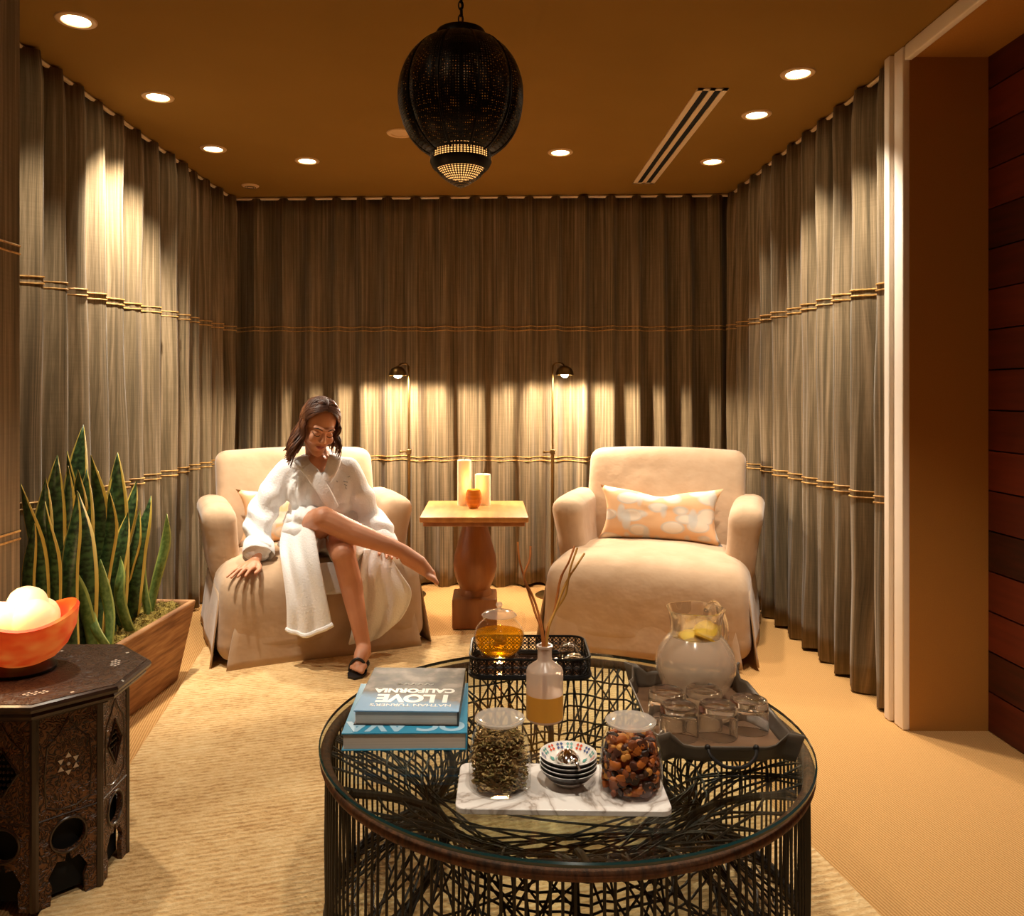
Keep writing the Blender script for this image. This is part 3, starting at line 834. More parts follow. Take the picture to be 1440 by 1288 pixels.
for k in range(8):
    a = k * pi / 4
    nrm = V((cos(a), sin(a), 0)); M = Matrix.Translation(nrm * (APO - .008)) @ Matrix.Rotation(a + pi / 2, 4, 'Z') @ Matrix.Rotation(pi / 2, 4, 'X')
    holes = [circ(0, .165, .040)]
    if k % 2 == 0: holes.append([(0, .29), (.036, .345), (0, .40), (-.036, .345)])
    p = plate('side_panel', [panel_outline()] + holes, .012, CARV, t, M)
    fr = MB()
    fr.tube([M @ V((x, y, .007)) for x, y in circ(0, .165, .043)], .0035, 6, closed=True)
    if k % 2 == 0:
        fr.tube([M @ V((x, y, .007)) for x, y in [(0, .285), (.040, .345), (0, .405), (-.040, .345)]], .003, 6, closed=True)
    ogee = [(-.052, .25), (-.056, .33), (-.05, .40), (-.02, .43), (0, .465), (.02, .43), (.05, .40), (.056, .33), (.052, .25), (.02, .235), (-.02, .235)]
    fr.tube([M @ V((x, y, .006)) for x, y in ogee], .0022, 5, closed=True)
    fr.tube([M @ V((-hwid + .004, .22, .006)), M @ V((hwid - .004, .22, .006))], .0025, 5)
    fr.obj('carved_border', DKW, p)
    if k % 2 == 0:
        lt = MB()
        for q in range(-3, 4):
            u = q * .012
            for sg in (-1, 1):
                A, B = V((u - sg * .04, .345 - .04, -.002)), V((u + sg * .04, .345 + .04, -.002))
                lt.tube([M @ A, M @ B], .0022, 4)
        inside = [(x, y, z) for x, y, z in lt.v]
        lt2 = MB()
        for i in range(-3, 4):
            for j in range(-3, 4):
                if abs(i) + abs(j) <= 3:
                    cxy = V((i * .0105, .345 + j * .016, -.003)); lt2.ell(M @ cxy, .0045, seg=6, rings=4)
        lt2.obj('lattice_insert', DKW, p)
    else:
        st = MB(); c0 = V((0, .345, .0068))
        for q in range(6):
            b_ = pi / 2 + q * pi / 3; d_ = V((cos(b_), sin(b_), 0)); n_ = V((-sin(b_), cos(b_), 0))
            tri = [c0 + d_ * .029, c0 + d_ * .0165 + n_ * .0075, c0 + d_ * .0165 - n_ * .0075]
            st.add([M @ x for x in tri], [(0, 1, 2)])
        st.ell(M @ c0, .0045, seg=10, rings=6)
        st.obj('star_inlay', PEARL, p, smooth=False)
    c_ = a + pi / 8; rr = APO / cos(pi / 8) - .008
    MB().tube([(rr * cos(c_), rr * sin(c_), 0.001), (rr * cos(c_), rr * sin(c_), TH - .03)], .011, 8).obj('corner_post', DKW, t)

MB().prism(octa(APO - .03), .012, TH - .04).obj('dark_shade_core', BLACK, t, smooth=False)  # black core added so the unlit inside reads dark through the cutouts
# glowing bowl
BOWL = None
def bowl_mat():
    m, nt, out = new_mat('glowing_orange_shell')
    b = N(nt, 'ShaderNodeBsdfPrincipled'); b.inputs['Roughness'].default_value = .45
    n = N(nt, 'ShaderNodeTexNoise'); n.inputs['Scale'].default_value = 1; n.inputs['Detail'].default_value = 2
    L(nt, coords(nt, 'Object', (9, 9, 16), (R(25), R(20), 0)), n.inputs['Vector'])
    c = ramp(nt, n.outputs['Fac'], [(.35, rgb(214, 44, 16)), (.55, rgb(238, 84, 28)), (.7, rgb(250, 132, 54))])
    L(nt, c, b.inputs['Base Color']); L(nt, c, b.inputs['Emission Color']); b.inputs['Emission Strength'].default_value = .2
    L(nt, b.outputs['BSDF'], out.inputs['Surface']); return m
bc = V((-1.268, 2.20, .551))
t = thing('salt_bowl', 'glowing orange salt bowl on the carved octagonal table', 'lamp', bc)
def rimr(a, i): return 1 + .05 * sin(a * 2 + 1) * (1 if i > 3 else .3)
pr = [(0, .018), (.05, .020), (.082, .035), (.110, .065), (.126, .105), (.133, .150), (.126, .156), (.112, .140), (.095, .09), (.06, .05), (0, .045)]
mb = MB().lathe(pr, 44, rad=rimr)
mb.v = [(x, y, z + (.018 * sin(atan2(y, x) * 2 + .4) * max(0, z - .06) / .09)) for x, y, z in mb.v]
mb.obj('bowl', bowl_mat(), t)
MB().lathe([(0, 0), (.082, 0), (.085, .008), (.072, .016), (.05, .021), (0, .021)], 36).obj('stand', mat('black_wood', rgb(24, 16, 12), .4), t)
STONE = mat('glowing_salt', rgb(246, 222, 184), .5, emit=(1, .64, .26), estr=.28, sub=.3)
for k, (dx, dy, dz, r) in enumerate([(-.05, -.03, .135, .058), (.045, -.02, .138, .056), (-.005, .03, .165, .055), (.02, .055, .13, .05), (-.075, .03, .13, .045)]):
    s = MB().ell((0, 0, 0), r, seg=18, rings=12)
    s.v = [tuple(V(v) * (1 + .06 * noise.noise(V(v) * 30 + V((k, 0, 0))))) for v in s.v]
    o = s.obj('salt_stone', STONE); o.location = bc + V((dx, dy, dz))
    tag(o, ['smooth glowing salt ball at the left front of the orange bowl', 'smooth glowing salt ball at the right front of the orange bowl', 'glowing salt ball lying topmost in the orange bowl',
            'glowing salt ball at the back of the orange bowl', 'glowing salt ball by the left rim of the orange bowl'][k], 'stone', 'glowing balls in the orange bowl')
light('salt_glow', 'POINT', bc + V((-.02, -.09, .27)), 2.4, (1, .60, .28), None, radius=.06)

# ------------------------------------------------------------------ planter with snake plants
def planter_mat():
    m, nt, out = new_mat('weathered_terracotta')
    b = N(nt, 'ShaderNodeBsdfPrincipled'); b.inputs['Roughness'].default_value = .8
    n = N(nt, 'ShaderNodeTexNoise'); n.inputs['Scale'].default_value = 1; n.inputs['Detail'].default_value = 6
    L(nt, coords(nt, 'Object', (5, 5, 60)), n.inputs['Vector'])
    L(nt, ramp(nt, n.outputs['Fac'], [(.3, rgb(126, 84, 50)), (.55, rgb(172, 124, 80)), (.75, rgb(200, 156, 108))]), b.inputs['Base Color'])
    L(nt, bump(nt, n.outputs['Fac'], .6, .006), b.inputs['Normal'])
    L(nt, b.outputs['BSDF'], out.inputs['Surface']); return m
PC = V((-1.552, 3.23, 0))
t = thing('planter', 'long tapered terracotta trough planter by the left curtain', 'planter', PC, R(-4))
tm = MB()
def ring(hx, hy, z): return [(-hx, -hy, z), (hx, -hy, z), (hx, hy, z), (-hx, hy, z)]
tm.grid([ring(.0, .0, 0.0), ring(.104, .47, 0.0), ring(.152, .55, .335), ring(.152, .55, .345), ring(.127, .525, .345), ring(.118, .515, .29)], closed=True)
tr = tm.obj('trough', planter_mat(), t, smooth=False)
bv = tr.modifiers.new('b', 'BEVEL'); bv.width = .008; bv.segments = 3; bake(tr)
SOIL = mat('soil', rgb(50, 36, 22), .95, col2=rgb(78, 58, 34), nscale=(40, 40, 40), bmp=.8, bscale=(60, 60, 60))
MB().rbox((.120, .518, .03), .02, (0, 0, .28), n=12, deform=lambda w: (w.x, w.y, w.z + .012 * noise.noise(V((w.x * 12, w.y * 12, 0))))).obj('soil', SOIL, t)
MOSS = mat('moss', rgb(112, 92, 34), .95, col2=rgb(176, 150, 62), nscale=(40, 40, 40), bmp=1, bscale=(140, 140, 140), bdist=.02)
ms = MB()
for (x, y, r) in [(.08, .10, .055), (.07, .24, .06), (.08, .37, .055), (.05, .46, .06), (.09, -.02, .045), (.0, .44, .05), (-.06, .40, .05), (.085, -.16, .04)]:
    q = MB().ell((x, y, .315), (r, r, r * .6), seg=24, rings=16)
    q.v = [tuple(V(v) + V((noise.noise(V(v) * 60), noise.noise(V(v) * 60 + V((9, 0, 0))), noise.noise(V(v) * 60 + V((0, 9, 0))))) * .012) for v in q.v]
    ms.add(q.v, q.f)
    for i in range(70):
        a = random.uniform(0, 2 * pi); e_ = random.uniform(.1, 1.2)
        d = V((cos(a) * cos(e_), sin(a) * cos(e_), sin(e_))); p0 = V((x, y, .315)) + V((d.x * r, d.y * r, d.z * r * .6))
        ms.tube([p0, p0 + d * .012 + V((random.uniform(-.008, .008), random.uniform(-.008, .008), .004))], [.0012, .0006], 3, caps=False)
mo = ms.obj('moss', MOSS, t); mo['kind'] = 'stuff'

def leaf_mat(name, d1, d2, edge):
    m, nt, out = new_mat(name)
    b = N(nt, 'ShaderNodeBsdfPrincipled'); b.inputs['Roughness'].default_value = .38
    tc = N(nt, 'ShaderNodeTexCoord'); sp = N(nt, 'ShaderNodeSeparateXYZ'); L(nt, tc.outputs['UV'], sp.inputs['Vector'])
    n = N(nt, 'ShaderNodeTexNoise'); n.inputs['Scale'].default_value = 1; n.inputs['Detail'].default_value = 2
    L(nt, coords(nt, 'UV', (3, 34, 1)), n.inputs['Vector'])
    body = ramp(nt, n.outputs['Fac'], [(.38, d1), (.62, d2)])
    e = math_(nt, 'ABSOLUTE', math_(nt, 'SUBTRACT', sp.outputs['X'], .5))
    e = math_(nt, 'GREATER_THAN', e, .37)
    mx = N(nt, 'ShaderNodeMixRGB'); L(nt, e, mx.inputs['Fac']); L(nt, body, mx.inputs['Color1']); mx.inputs['Color2'].default_value = (*edge, 1)
    L(nt, mx.outputs['Color'], b.inputs['Base Color']); L(nt, b.outputs['BSDF'], out.inputs['Surface']); return m
LEAF = leaf_mat('snake_leaf', rgb(28, 50, 28), rgb(76, 108, 62), rgb(222, 196, 92))
LEAFY = leaf_mat('young_leaf', rgb(98, 128, 66), rgb(136, 162, 92), rgb(170, 180, 90))
def blade(base, tip, width, m, parent, bend=.03, tw=.5, face=None):
    """one sword leaf from base to tip, channelled and slightly twisted"""
    base, tip = V(base), V(tip); ax = tip - base
    s = face if face is not None else V((1, .35, 0)); s = (s - ax * (s.dot(ax) / ax.length_squared)).normalized(); n = ax.cross(s).normalized()
    rows = []; uv = []; K = 18
    ph = random.uniform(0, 6)
    for i in range(K + 1):
        h = i / K
        wd = width * 1.22 * (.62 + .55 * h - .25 * h * h) * (1 if h < .7 else max(0, 1 - ((h - .7) / .3) ** 1.6))
        c = base + ax * h + n * bend * sin(pi * h) + s * .012 * sin(h * 5 + ph)
        ang = tw * (h - .3); s2 = s * cos(ang) + n * sin(ang); n2 = n * cos(ang) - s * sin(ang)
        row = []
        for j in range(7):
            u = j / 6 - .5
            row.append(c + s2 * u * 2 * wd / 1 * .5 + n2 * (u * u * 4 * wd * .22) + n2 * .006 * sin(h * 14 + ph) * abs(u)); uv.append((j / 6, h * ax.length * 1.4))
        rows.append(row)
    mb = MB().grid(rows); o = mb.obj('leaf', m, parent, uv=uv, angle=80); thick(o, .003); return o
# tips read off the photograph: (tip px, tip py, depth), base (x, y) in the trough
ztop = .30
def plant(label, specs, m):
    t = thing('snake_plant', label, 'plant', (PC.x, specs[0][3], ztop), 0, 'snake plants in the trough')
    o = V(t.location)
    for (px, py, d, by, bx, w_) in specs:
        tip = P(px, py, d)
        tip.x = max(tip.x, -1.66)
        blade(V((bx, by, ztop - .01)) - o, tip - o, w_, m, t, random.uniform(-.06, .06), random.uniform(-1.3, 1.3), V((1, random.uniform(-.1, .7), 0)))
plant('tall dark snake plant with yellow leaf edges, nearest the fabric wall', [
    (33, 680, 2.72, 2.80, -1.55, .06), (82, 640, 2.95, 2.92, -1.57, .075), (62, 672, 2.85, 2.86, -1.58, .07), (92, 655, 2.98, 2.95, -1.55, .07), (66, 705, 2.80, 2.84, -1.52, .055), (46, 725, 2.75, 2.8, -1.58, .05), (105, 690, 2.95, 2.9, -1.5, .06)], LEAF)
plant('tallest dark snake plant in the middle of the trough', [
    (116, 597, 3.20, 3.15, -1.60, .085), (97, 634, 3.1, 3.05, -1.60, .06), (128, 640, 3.18, 3.18, -1.56, .08), (114, 690, 3.02, 3.04, -1.52, .09), (140, 662, 3.25, 3.22, -1.60, .07), (106, 660, 3.06, 3.08, -1.58, .07), (122, 660, 3.12, 3.1, -1.55, .075), (150, 690, 3.2, 3.15, -1.53, .07), (90, 700, 3.0, 3.0, -1.53, .06)], LEAF)
plant('dark snake plant with pointed leaves at the far end of the trough', [
    (168, 636, 3.40, 3.38, -1.57, .085), (162, 648, 3.42, 3.42, -1.62, .06), (188, 675, 3.5, 3.44, -1.60, .06), (212, 697, 3.52, 3.46, -1.55, .075), (176, 720, 3.38, 3.36, -1.53, .06), (158, 700, 3.35, 3.32, -1.54, .07), (196, 715, 3.5, 3.5, -1.58, .05)], LEAF)
plant('young pale green snake plant shoots standing at the far end of the trough', [
    (233, 722, 3.62, 3.60, -1.50, .042), (199, 731, 3.55, 3.58, -1.51, .04)], LEAFY)
plant('short pale green snake plant shoots at the front rim of the trough', [
    (80, 767, 2.98, 3.0, -1.45, .055), (145, 786, 3.08, 3.02, -1.44, .04), (166, 783, 3.3, 3.30, -1.45, .045), (130, 850, 3.05, 3.06, -1.43, .03)], LEAFY)
# ------------------------------------------------------------------ wire coffee table
TC = V((.187, 2.06, RZ)); TR = .606; GZ = .455
t = thing('coffee_table', 'round glass-topped coffee table with dark woven wire cage base', 'coffee table', TC)
gz = GZ - RZ
gt = MB().lathe([(0, gz - .010), (TR - .002, gz - .010)], 96)
gt.lathe([(TR - .004, gz), (0, gz)], 96)
gt.lathe([(TR - .002, gz - .010), (TR, gz - .008), (TR, gz - .003), (TR - .004, gz)], 96, mi=1)
gt.obj('glass_top', [TOPGLASS, GLEDGE], t)
zr = gz - .028
rm = MB()
def circ3(r, z, n=72, w=0): return [((r + w * noise.noise(V((k * .7, z * 9, 3)))) * cos(2 * pi * k / n), (r + w * noise.noise(V((k * .7, z * 9, 8)))) * sin(2 * pi * k / n), z + w * noise.noise(V((k * .5, r * 9, 1)))) for k in range(n)]
rm.tube(circ3(TR - .016, zr, 96), .014, 10, closed=True)
rm.obj('wrapped_rim', WRAP, t)
b = MB(); b.tube(circ3(TR - .02, .012, 96), .011, 8, closed=True); b.obj('base_ring', WIRE, t)
ow = MB()
for k in range(156):
    a = 2 * pi * k / 156 + random.uniform(-.006, .006); r = TR - .018
    ow.tube([(r * cos(a), r * sin(a), .015), (r * 1.004 * cos(a), r * 1.004 * sin(a), .2), (r * cos(a), r * sin(a), zr)], .0033, 5, caps=False)
ow.obj('upright_wires', WIRE, t)
# hourglass web inside
WZ, WR = .20, .34
def hg(u):
    """profile of the pinched inner web: u 0 at the rim .. 1 at the floor"""
    z = zr - .006 + (.018 - zr) * u
    q = (.34 - u) / .34 if u < .34 else (u - .34) / .66
    return WR + (TR - .03 - WR) * q ** 1.9, z
iw = MB()
for k in range(92):
    a0 = 2 * pi * k / 92 + random.uniform(-.02, .02); tw = random.choice((-1, 1)) * random.uniform(.05, .42)
    pts = []
    for i in range(19):
        u = i / 18; r, z = hg(u); a = a0 + tw * (u - .34) * 1.7
        r += .006 * noise.noise(V((k, u * 3, 0)))
        pts.append((r * cos(a), r * sin(a), z))
    iw.tube(pts, .0030, 5, caps=False)
for k in range(34):
    a0 = random.uniform(0, 2 * pi); tw = random.choice((-1, 1)) * random.uniform(.7, 1.3); pts = []
    for i in range(25):
        u = i / 24; r, z = hg(u); a = a0 + tw * (u - .34) * 1.7; pts.append((r * cos(a), r * sin(a), z))
    iw.tube(pts, .0028, 5, caps=False)
for u in (.06, .12, .18, .25, .32, .40, .46, .5, .54, .60, .68, .76, .84, .92):
    r, z = hg(u); iw.tube(circ3(r - .002, z, 80, .012), .0030, 5, closed=True)
for k in range(46):
    a0 = R(random.uniform(186, 300)); a1 = a0 + R(random.uniform(35, 120)); a1 = min(a1, R(356)); z = random.uniform(.24, .31); q0 = V((WR * cos(a0), WR * sin(a0), z)); q1 = V((WR * cos(a1), WR * sin(a1), random.uniform(.24, .31)))
    md = (q0 + q1) / 2 + V((random.uniform(-.02, .02), random.uniform(-.03, .03), random.uniform(-.03, .01))); iw.tube(catmull([q0, md, q1], 12), .0028, 5, caps=False)
iw.obj('woven_web', WIRE, t)
for k in range(6):
    a = pi / 6 + k * pi / 3
    MB().tube([((hg(i / 16)[0] - .012) * cos(a), (hg(i / 16)[0] - .012) * sin(a), hg(i / 16)[1]) for i in range(17)], .009, 8).obj('strut', WIRE, t)
pd = MB()
for k in range(6):
    a = k * pi / 3 + .3; pd.box(-.008, .008, -.008, .008, 0, .004)
# ------------------------------------------------------------------ books
PAGE = mat('book_pages', rgb(226, 212, 196), .8, col2=rgb(200, 184, 168), nscale=(2, 2, 420))
def cover_photo():
    m, nt, out = new_mat('printed_photo_cover')
    b = N(nt, 'ShaderNodeBsdfPrincipled'); b.inputs['Roughness'].default_value = .5; b.inputs['Specular IOR Level'].default_value = .3
    tc = N(nt, 'ShaderNodeTexCoord'); sp = N(nt, 'ShaderNodeSeparateXYZ'); L(nt, tc.outputs['Object'], sp.inputs['Vector'])
    n = N(nt, 'ShaderNodeTexNoise'); n.inputs['Scale'].default_value = 22; n.inputs['Detail'].default_value = 6
    L(nt, tc.outputs['Object'], n.inputs['Vector'])
    y = math_(nt, 'ADD', sp.outputs['Y'], math_(nt, 'MULTIPLY', math_(nt, 'SUBTRACT', n.outputs['Fac'], .5), .10))
    y = math_(nt, 'ADD', math_(nt, 'MULTIPLY', math_(nt, 'SUBTRACT', y, math_(nt, 'MULTIPLY', sp.outputs['X'], -.25)), 3.0), .5)
    rock = ramp(nt, n.outputs['Fac'], [(.3, rgb(66, 60, 52)), (.5, rgb(108, 99, 86)), (.68, rgb(156, 143, 126))])
    sky = rgb(128, 172, 208)
    f = ramp(nt, y, [(.20, (1, 1, 1)), (.34, (0, 0, 0))])
    mx = N(nt, 'ShaderNodeMixRGB'); L(nt, f, mx.inputs['Fac']); L(nt, rock, mx.inputs['Color1']); mx.inputs['Color2'].default_value = (*sky, 1)
    L(nt, mx.outputs['Color'], b.inputs['Base Color']); L(nt, b.outputs['BSDF'], out.inputs['Surface']); return m
BLUE = mat('teal_cover', rgb(36, 134, 172), .35, col2=rgb(60, 150, 186), nscale=(5, 5, 5))
PBLUE = mat('pale_blue_ink', rgb(168, 204, 224), .4)
INK = mat('white_ink', rgb(246, 240, 230), .4)
SPINE = mat('dark_spine', rgb(44, 40, 36), .4)
def book(label, x0, x1, y0, y1, z0, z1, cover, spine, rz, cat='book'):
    hw_, hd = (x1 - x0) / 2, (y1 - y0) / 2; h = z1 - z0
    t = thing('book', label, cat, ((x0 + x1) / 2, (y0 + y1) / 2, z0), rz, 'books stacked on the coffee table')
    c = MB().rbox((hw_, hd, .0016), .0008, (0, 0, h - .0016), n=1); 
    top = c.obj('front_cover', cover, t, smooth=False)
    MB().rbox((hw_, hd, .0016), .0008, (0, 0, .0016), n=1).obj('back_cover', spine if spine is not None else cover, t, smooth=False)
    MB().rbox((.0018, hd, h / 2 - .0002), .0008, (hw_ - .0018, 0, h / 2), n=1).obj('spine', spine or cover, t, smooth=False)
    MB().box(-hw_ + .004, hw_ - .0038, -hd + .004, hd - .004, .0032, h - .0032).obj('pages', PAGE, t, smooth=False)
    return t, top, h
B1Z = GZ + .0005
t1, tp1, h1 = book('large teal book with pale lettering, bottom of the stack', -.350, -.052, 1.915, 2.245, B1Z, B1Z + .042, BLUE, BLUE, R(1.0))
text('title_lettering', 'OC AVA', .078, PBLUE, tp1, (.0, -.124, h1 + .0004), (0, 0, pi), .0004, .003, sx=.98)
B2Z = B1Z + .0425
t2, tp2, h2 = book('photo-covered book titled in white, on top of the teal book', -.322, -.066, 1.955, 2.265, B2Z, B2Z + .036, cover_photo(), SPINE, R(-1.5))
text('author_lettering', "NATHAN TURNER'S", .0215, INK, tp2, (.006, -.118, h2 + .0003), (0, 0, pi), .0003, .0003, sx=1.05)
text('title_lettering', 'I LOVE', .068, INK, tp2, (.006, -.072, h2 + .0003), (0, 0, pi), .0003, .0034, sx=.90)
text('place_lettering', 'CALIFORNIA', .0385, INK, tp2, (.006, -.020, h2 + .0003), (0, 0, pi), .0003, .0019, sx=.94)
fl = MB()
for k in range(5):
    fl.tube(catmull([(-.045 + k * .018, .022 + .004 * (k % 2), h2 + .0004), (-.038 + k * .018, .030, h2 + .0004), (-.030 + k * .018, .020, h2 + .0004), (-.022 + k * .018, .026, h2 + .0004)], 10), .0011, 4)
fl.obj('script_flourish', INK, tp2)

# ------------------------------------------------------------------ pierced tray
BM = mat('black_pierced_iron', rgb(26, 22, 20), .4, metal=.6)
def rrect(hx, hy, r, n=6):
    pts = []
    for cx, cy, a0 in ((hx - r, hy - r, 0), (-hx + r, hy - r, pi / 2), (-hx + r, -hy + r, pi), (hx - r, -hy + r, 3 * pi / 2)):
        for k in range(n + 1):
            a = a0 + pi / 2 * k / n; pts.append((cx + r * cos(a), cy + r * sin(a)))
    return pts
t = thing('pierced_tray', 'black pierced metal gallery tray holding the glass teapot', 'tray', (.128, 2.50, GZ + .001), R(-1))
PX, PY, PR_ = .180, .118, .045; TRH = .062
MB().prism(rrect(PX - .002, PY - .002, PR_), 0, .004).obj('tray_floor', mat('bronzed_tray_floor', rgb(120, 84, 56), .16, metal=.9), t)
w_ = MB(); w_.tube([(x, y, TRH) for x, y in rrect(PX, PY, PR_, 8)], .0036, 8, closed=True); w_.tube([(x, y, .007) for x, y in rrect(PX, PY, PR_, 8)], .006, 8, closed=True)
w_.tube([(x, y, .014) for x, y in rrect(PX, PY, PR_, 8)], .0028, 6, closed=True)
w_.obj('rims', BM, t)
per = rrect(PX, PY, PR_, 8); per.append(per[0]); lens = [0]
for a, b in zip(per, per[1:]): lens.append(lens[-1] + math.dist(a, b))
def along(s):
    s %= lens[-1]
    for i in range(len(per) - 1):
        if s <= lens[i + 1] + 1e-9:
            f = (s - lens[i]) / max(1e-9, lens[i + 1] - lens[i]); return (per[i][0] + (per[i + 1][0] - per[i][0]) * f, per[i][1] + (per[i + 1][1] - per[i][1]) * f)
nc = 44; cw = lens[-1] / nc; zc0, zc1 = .014, TRH
lt = MB()
for k in range(nc):
    s0 = k * cw
    def q(u, v): x, y = along(s0 + u * cw); return (x, y, zc0 + (zc1 - zc0) * v)
    for v0 in (0, .5):
        lt.tube([q(0, v0), q(.5, v0 + .25), q(1, v0 + .5)], .0016, 4, caps=False); lt.tube([q(0, v0 + .5), q(.5, v0 + .25), q(1, v0)], .0016, 4, caps=False)
        lt.tube([q(.5 + .40 * cos(2 * pi * i / 10), v0 + .25 + .2 * sin(2 * pi * i / 10)) for i in range(10)], .0015, 4, closed=True)
    lt.tube([q(0, 0), q(0, 1)], .0018, 4, caps=False)
    lt.tube([q(0, .5), q(1, .5)], .0014, 4, caps=False)
lt.obj('pierced_gallery', BM, t)
TZ = GZ + .0055
# teapot on its warmer
TEA = glass('green_tea', (.90, .70, .12), 1.33, .05, rgb(214, 168, 40), .18)
tx = (702 - CX) / F * 2.50; ty = 2.50
t = thing('tea_warmer', 'low clear glass warmer under the teapot, in the pierced tray', 'tea warmer', (tx, ty, TZ))
MB().lathe([(.068, 0), (.072, .004), (.070, .02), (.058, .034), (.052, .037), (.050, .034), (.056, .030), (.066, .018), (.067, .004), (.064, 0)], 40).obj('glass_ring', GLASS, t)
t = thing('tealight', 'lit tealight candle inside the glass tea warmer', 'candle', (tx + .002, ty - .005, TZ + .0005))
MB().lathe([(0, 0), (.019, 0), (.0195, .014), (.0188, .014), (.0182, .002), (0, .002)], 28).obj('metal_cup', mat('aluminium', (.7, .68, .64), .3, metal=1), t)
MB().lathe([(0, .0025), (.018, .0025), (.018, .011), (0, .0105)], 24).obj('wax', WAX, t)
MB().lathe([(0, .012), (.003, .015), (.0042, .019), (.003, .025), (.0012, .030), (0, .033)], 14).obj('flame', emis('flame', (1, .62, .22), 60), t)
light('tealight_glow', 'POINT', (0, -.0, .03), .5, (1, .6, .25), t, radius=.008)
t = thing('teapot', 'round clear glass teapot of green tea on a glass warmer', 'teapot', (tx, ty, TZ + .0375))
ps = .078
prof = []
for i in range(19):
    a = -pi / 2 + .62 + (pi - .62 - .66) * i / 18
    prof.append((ps * cos(a), .062 + .066 * sin(a)))
zb_ = prof[0][1]
shift = -prof[0][1]
prof = [(r, z + shift) for r, z in prof]
out_ = [(0, 0)] + prof + [(.050, prof[-1][1] + .006), (.054, prof[-1][1] + .011)]
MB().lathe(out_, 44).obj('glass_body', GLASS, t)
zt_ = out_[-1][1]
li = [(0, .0025)] + [(r - .003, z + (.002 if i == 0 else 0)) for i, (r, z) in enumerate(prof) if z < .066]
li.append((li[-1][0], li[-1][1] + .001)); li.append((0, li[-1][1]))
MB().lathe(li, 44).obj('tea', TEA, t)
fl = MB()
for k in range(16):
    a = random.uniform(0, 6.28); r0 = random.uniform(0, .022)
    fl.ell((r0 * cos(a), r0 * sin(a), .022 + random.uniform(0, .03)), (.009, .007, .008), seg=8, rings=6)
fl.obj('tea_blossom', mat('tea_blossom', rgb(120, 60, 20), .7, col2=rgb(80, 36, 14), nscale=(90, 90, 90)), t)
lid = MB().lathe([(.052, zt_ + .001), (.055, zt_ + .004), (.045, zt_ + .012), (.02, zt_ + .017), (.007, zt_ + .019), (.006, zt_ + .026), (.011, zt_ + .034), (.008, zt_ + .042), (0, zt_ + .044)], 36)
FROSTLID = glass('lid_glass', (.93, .91, .88), 1.5, .04, rgb(240, 232, 222), .36)
lid.obj('lid', FROSTLID, t)
MB().tube(catmull([(.05, .055, .10), (.075, .085, .10), (.08, .092, .06), (.055, .063, .025)], 16), .006, 8).obj('handle', GLASS, t)
# upturned tea glasses
CG = solid_glass('tea_glass', (.985, .98, .97), 1.55, 0, .0)
def dome(label, px, d):
    x = (px - CX) / F * d
    t = thing('tea_glass', label, 'glass', (x, d, TZ), 0, 'upturned tea glasses in the pierced tray')
    MB().lathe([(0, .046), (.015, .044), (.026, .036), (.031, .022), (.032, .004), (.0335, 0), (.0365, .001), (.0365, .004), (.0350, .007), (.0342, .022), (.0295, .039), (.018, .0495), (0, .0525)], 40).obj('glass_wall', CG, t)
dome('upturned clear tea glass at the back of the pierced tray', 800, 2.565)
dome('upturned clear tea glass at the front of the pierced tray', 808, 2.455)

# ------------------------------------------------------------------ reed diffuser
dx, dy = (766 - CX) / F * 2.10, 2.10
t = thing('reed_diffuser', 'frosted reed diffuser bottle half full of amber oil, with curly reeds', 'reed diffuser', (dx, dy, GZ + .0005))
FROST = glass('frosted_bottle', (.86, .80, .74), 1.4, .25, rgb(228, 206, 186), .62)
MB().lathe([(0, .001), (.044, .001), (.048, .005), (.048, .128), (.044, .136), (.022, .152), (.0185, .157), (.0185, .186), (.022, .189), (.022, .193), (.015, .193), (.0145, .186)], 40).obj('bottle', FROST, t)
OIL = mat('amber_oil', rgb(204, 140, 34), .3, emit=rgb(190, 120, 20), estr=0)
MB().lathe([(0, .004), (.0442, .004), (.0484, .009), (.0484, .070), (0, .070)], 40).obj('oil', glass('amber_oil', (.92, .60, .10), 1.3, .2, rgb(252, 198, 84), .62), t)
REED = [mat('reed', rgb(196, 116, 46), .6, col2=rgb(168, 92, 34), nscale=(20, 20, 60)), mat('pale_reed', rgb(200, 142, 58), .6)]
for pts, m_ in (([(763, 900), (752, 860), (742, 828), (731, 790), (728, 762)], 0), ([(764, 900), (757, 862), (748, 836), (737, 812), (745, 786), (746, 768)], 0),
                ([(768, 900), (777, 866), (795, 836), (802, 800), (812, 770)], 1), ([(769, 900), (781, 858), (797, 818), (811, 795), (822, 778)], 1), ([(767, 900), (779, 862), (788, 815), (800, 790), (808, 768)], 0)):
    w3 = [P(px, py, dy + .01 * (k % 3 - 1)) - V(t.location) for k, (px, py) in enumerate(pts)]
    w3 = [V((0 + (w3[0].x) * .3, 0, .01))] + w3
    MB().tube(catmull(w3, 30), [.0036] * 20 + [.0028] * 11, 6).obj('reed', REED[m_], t)

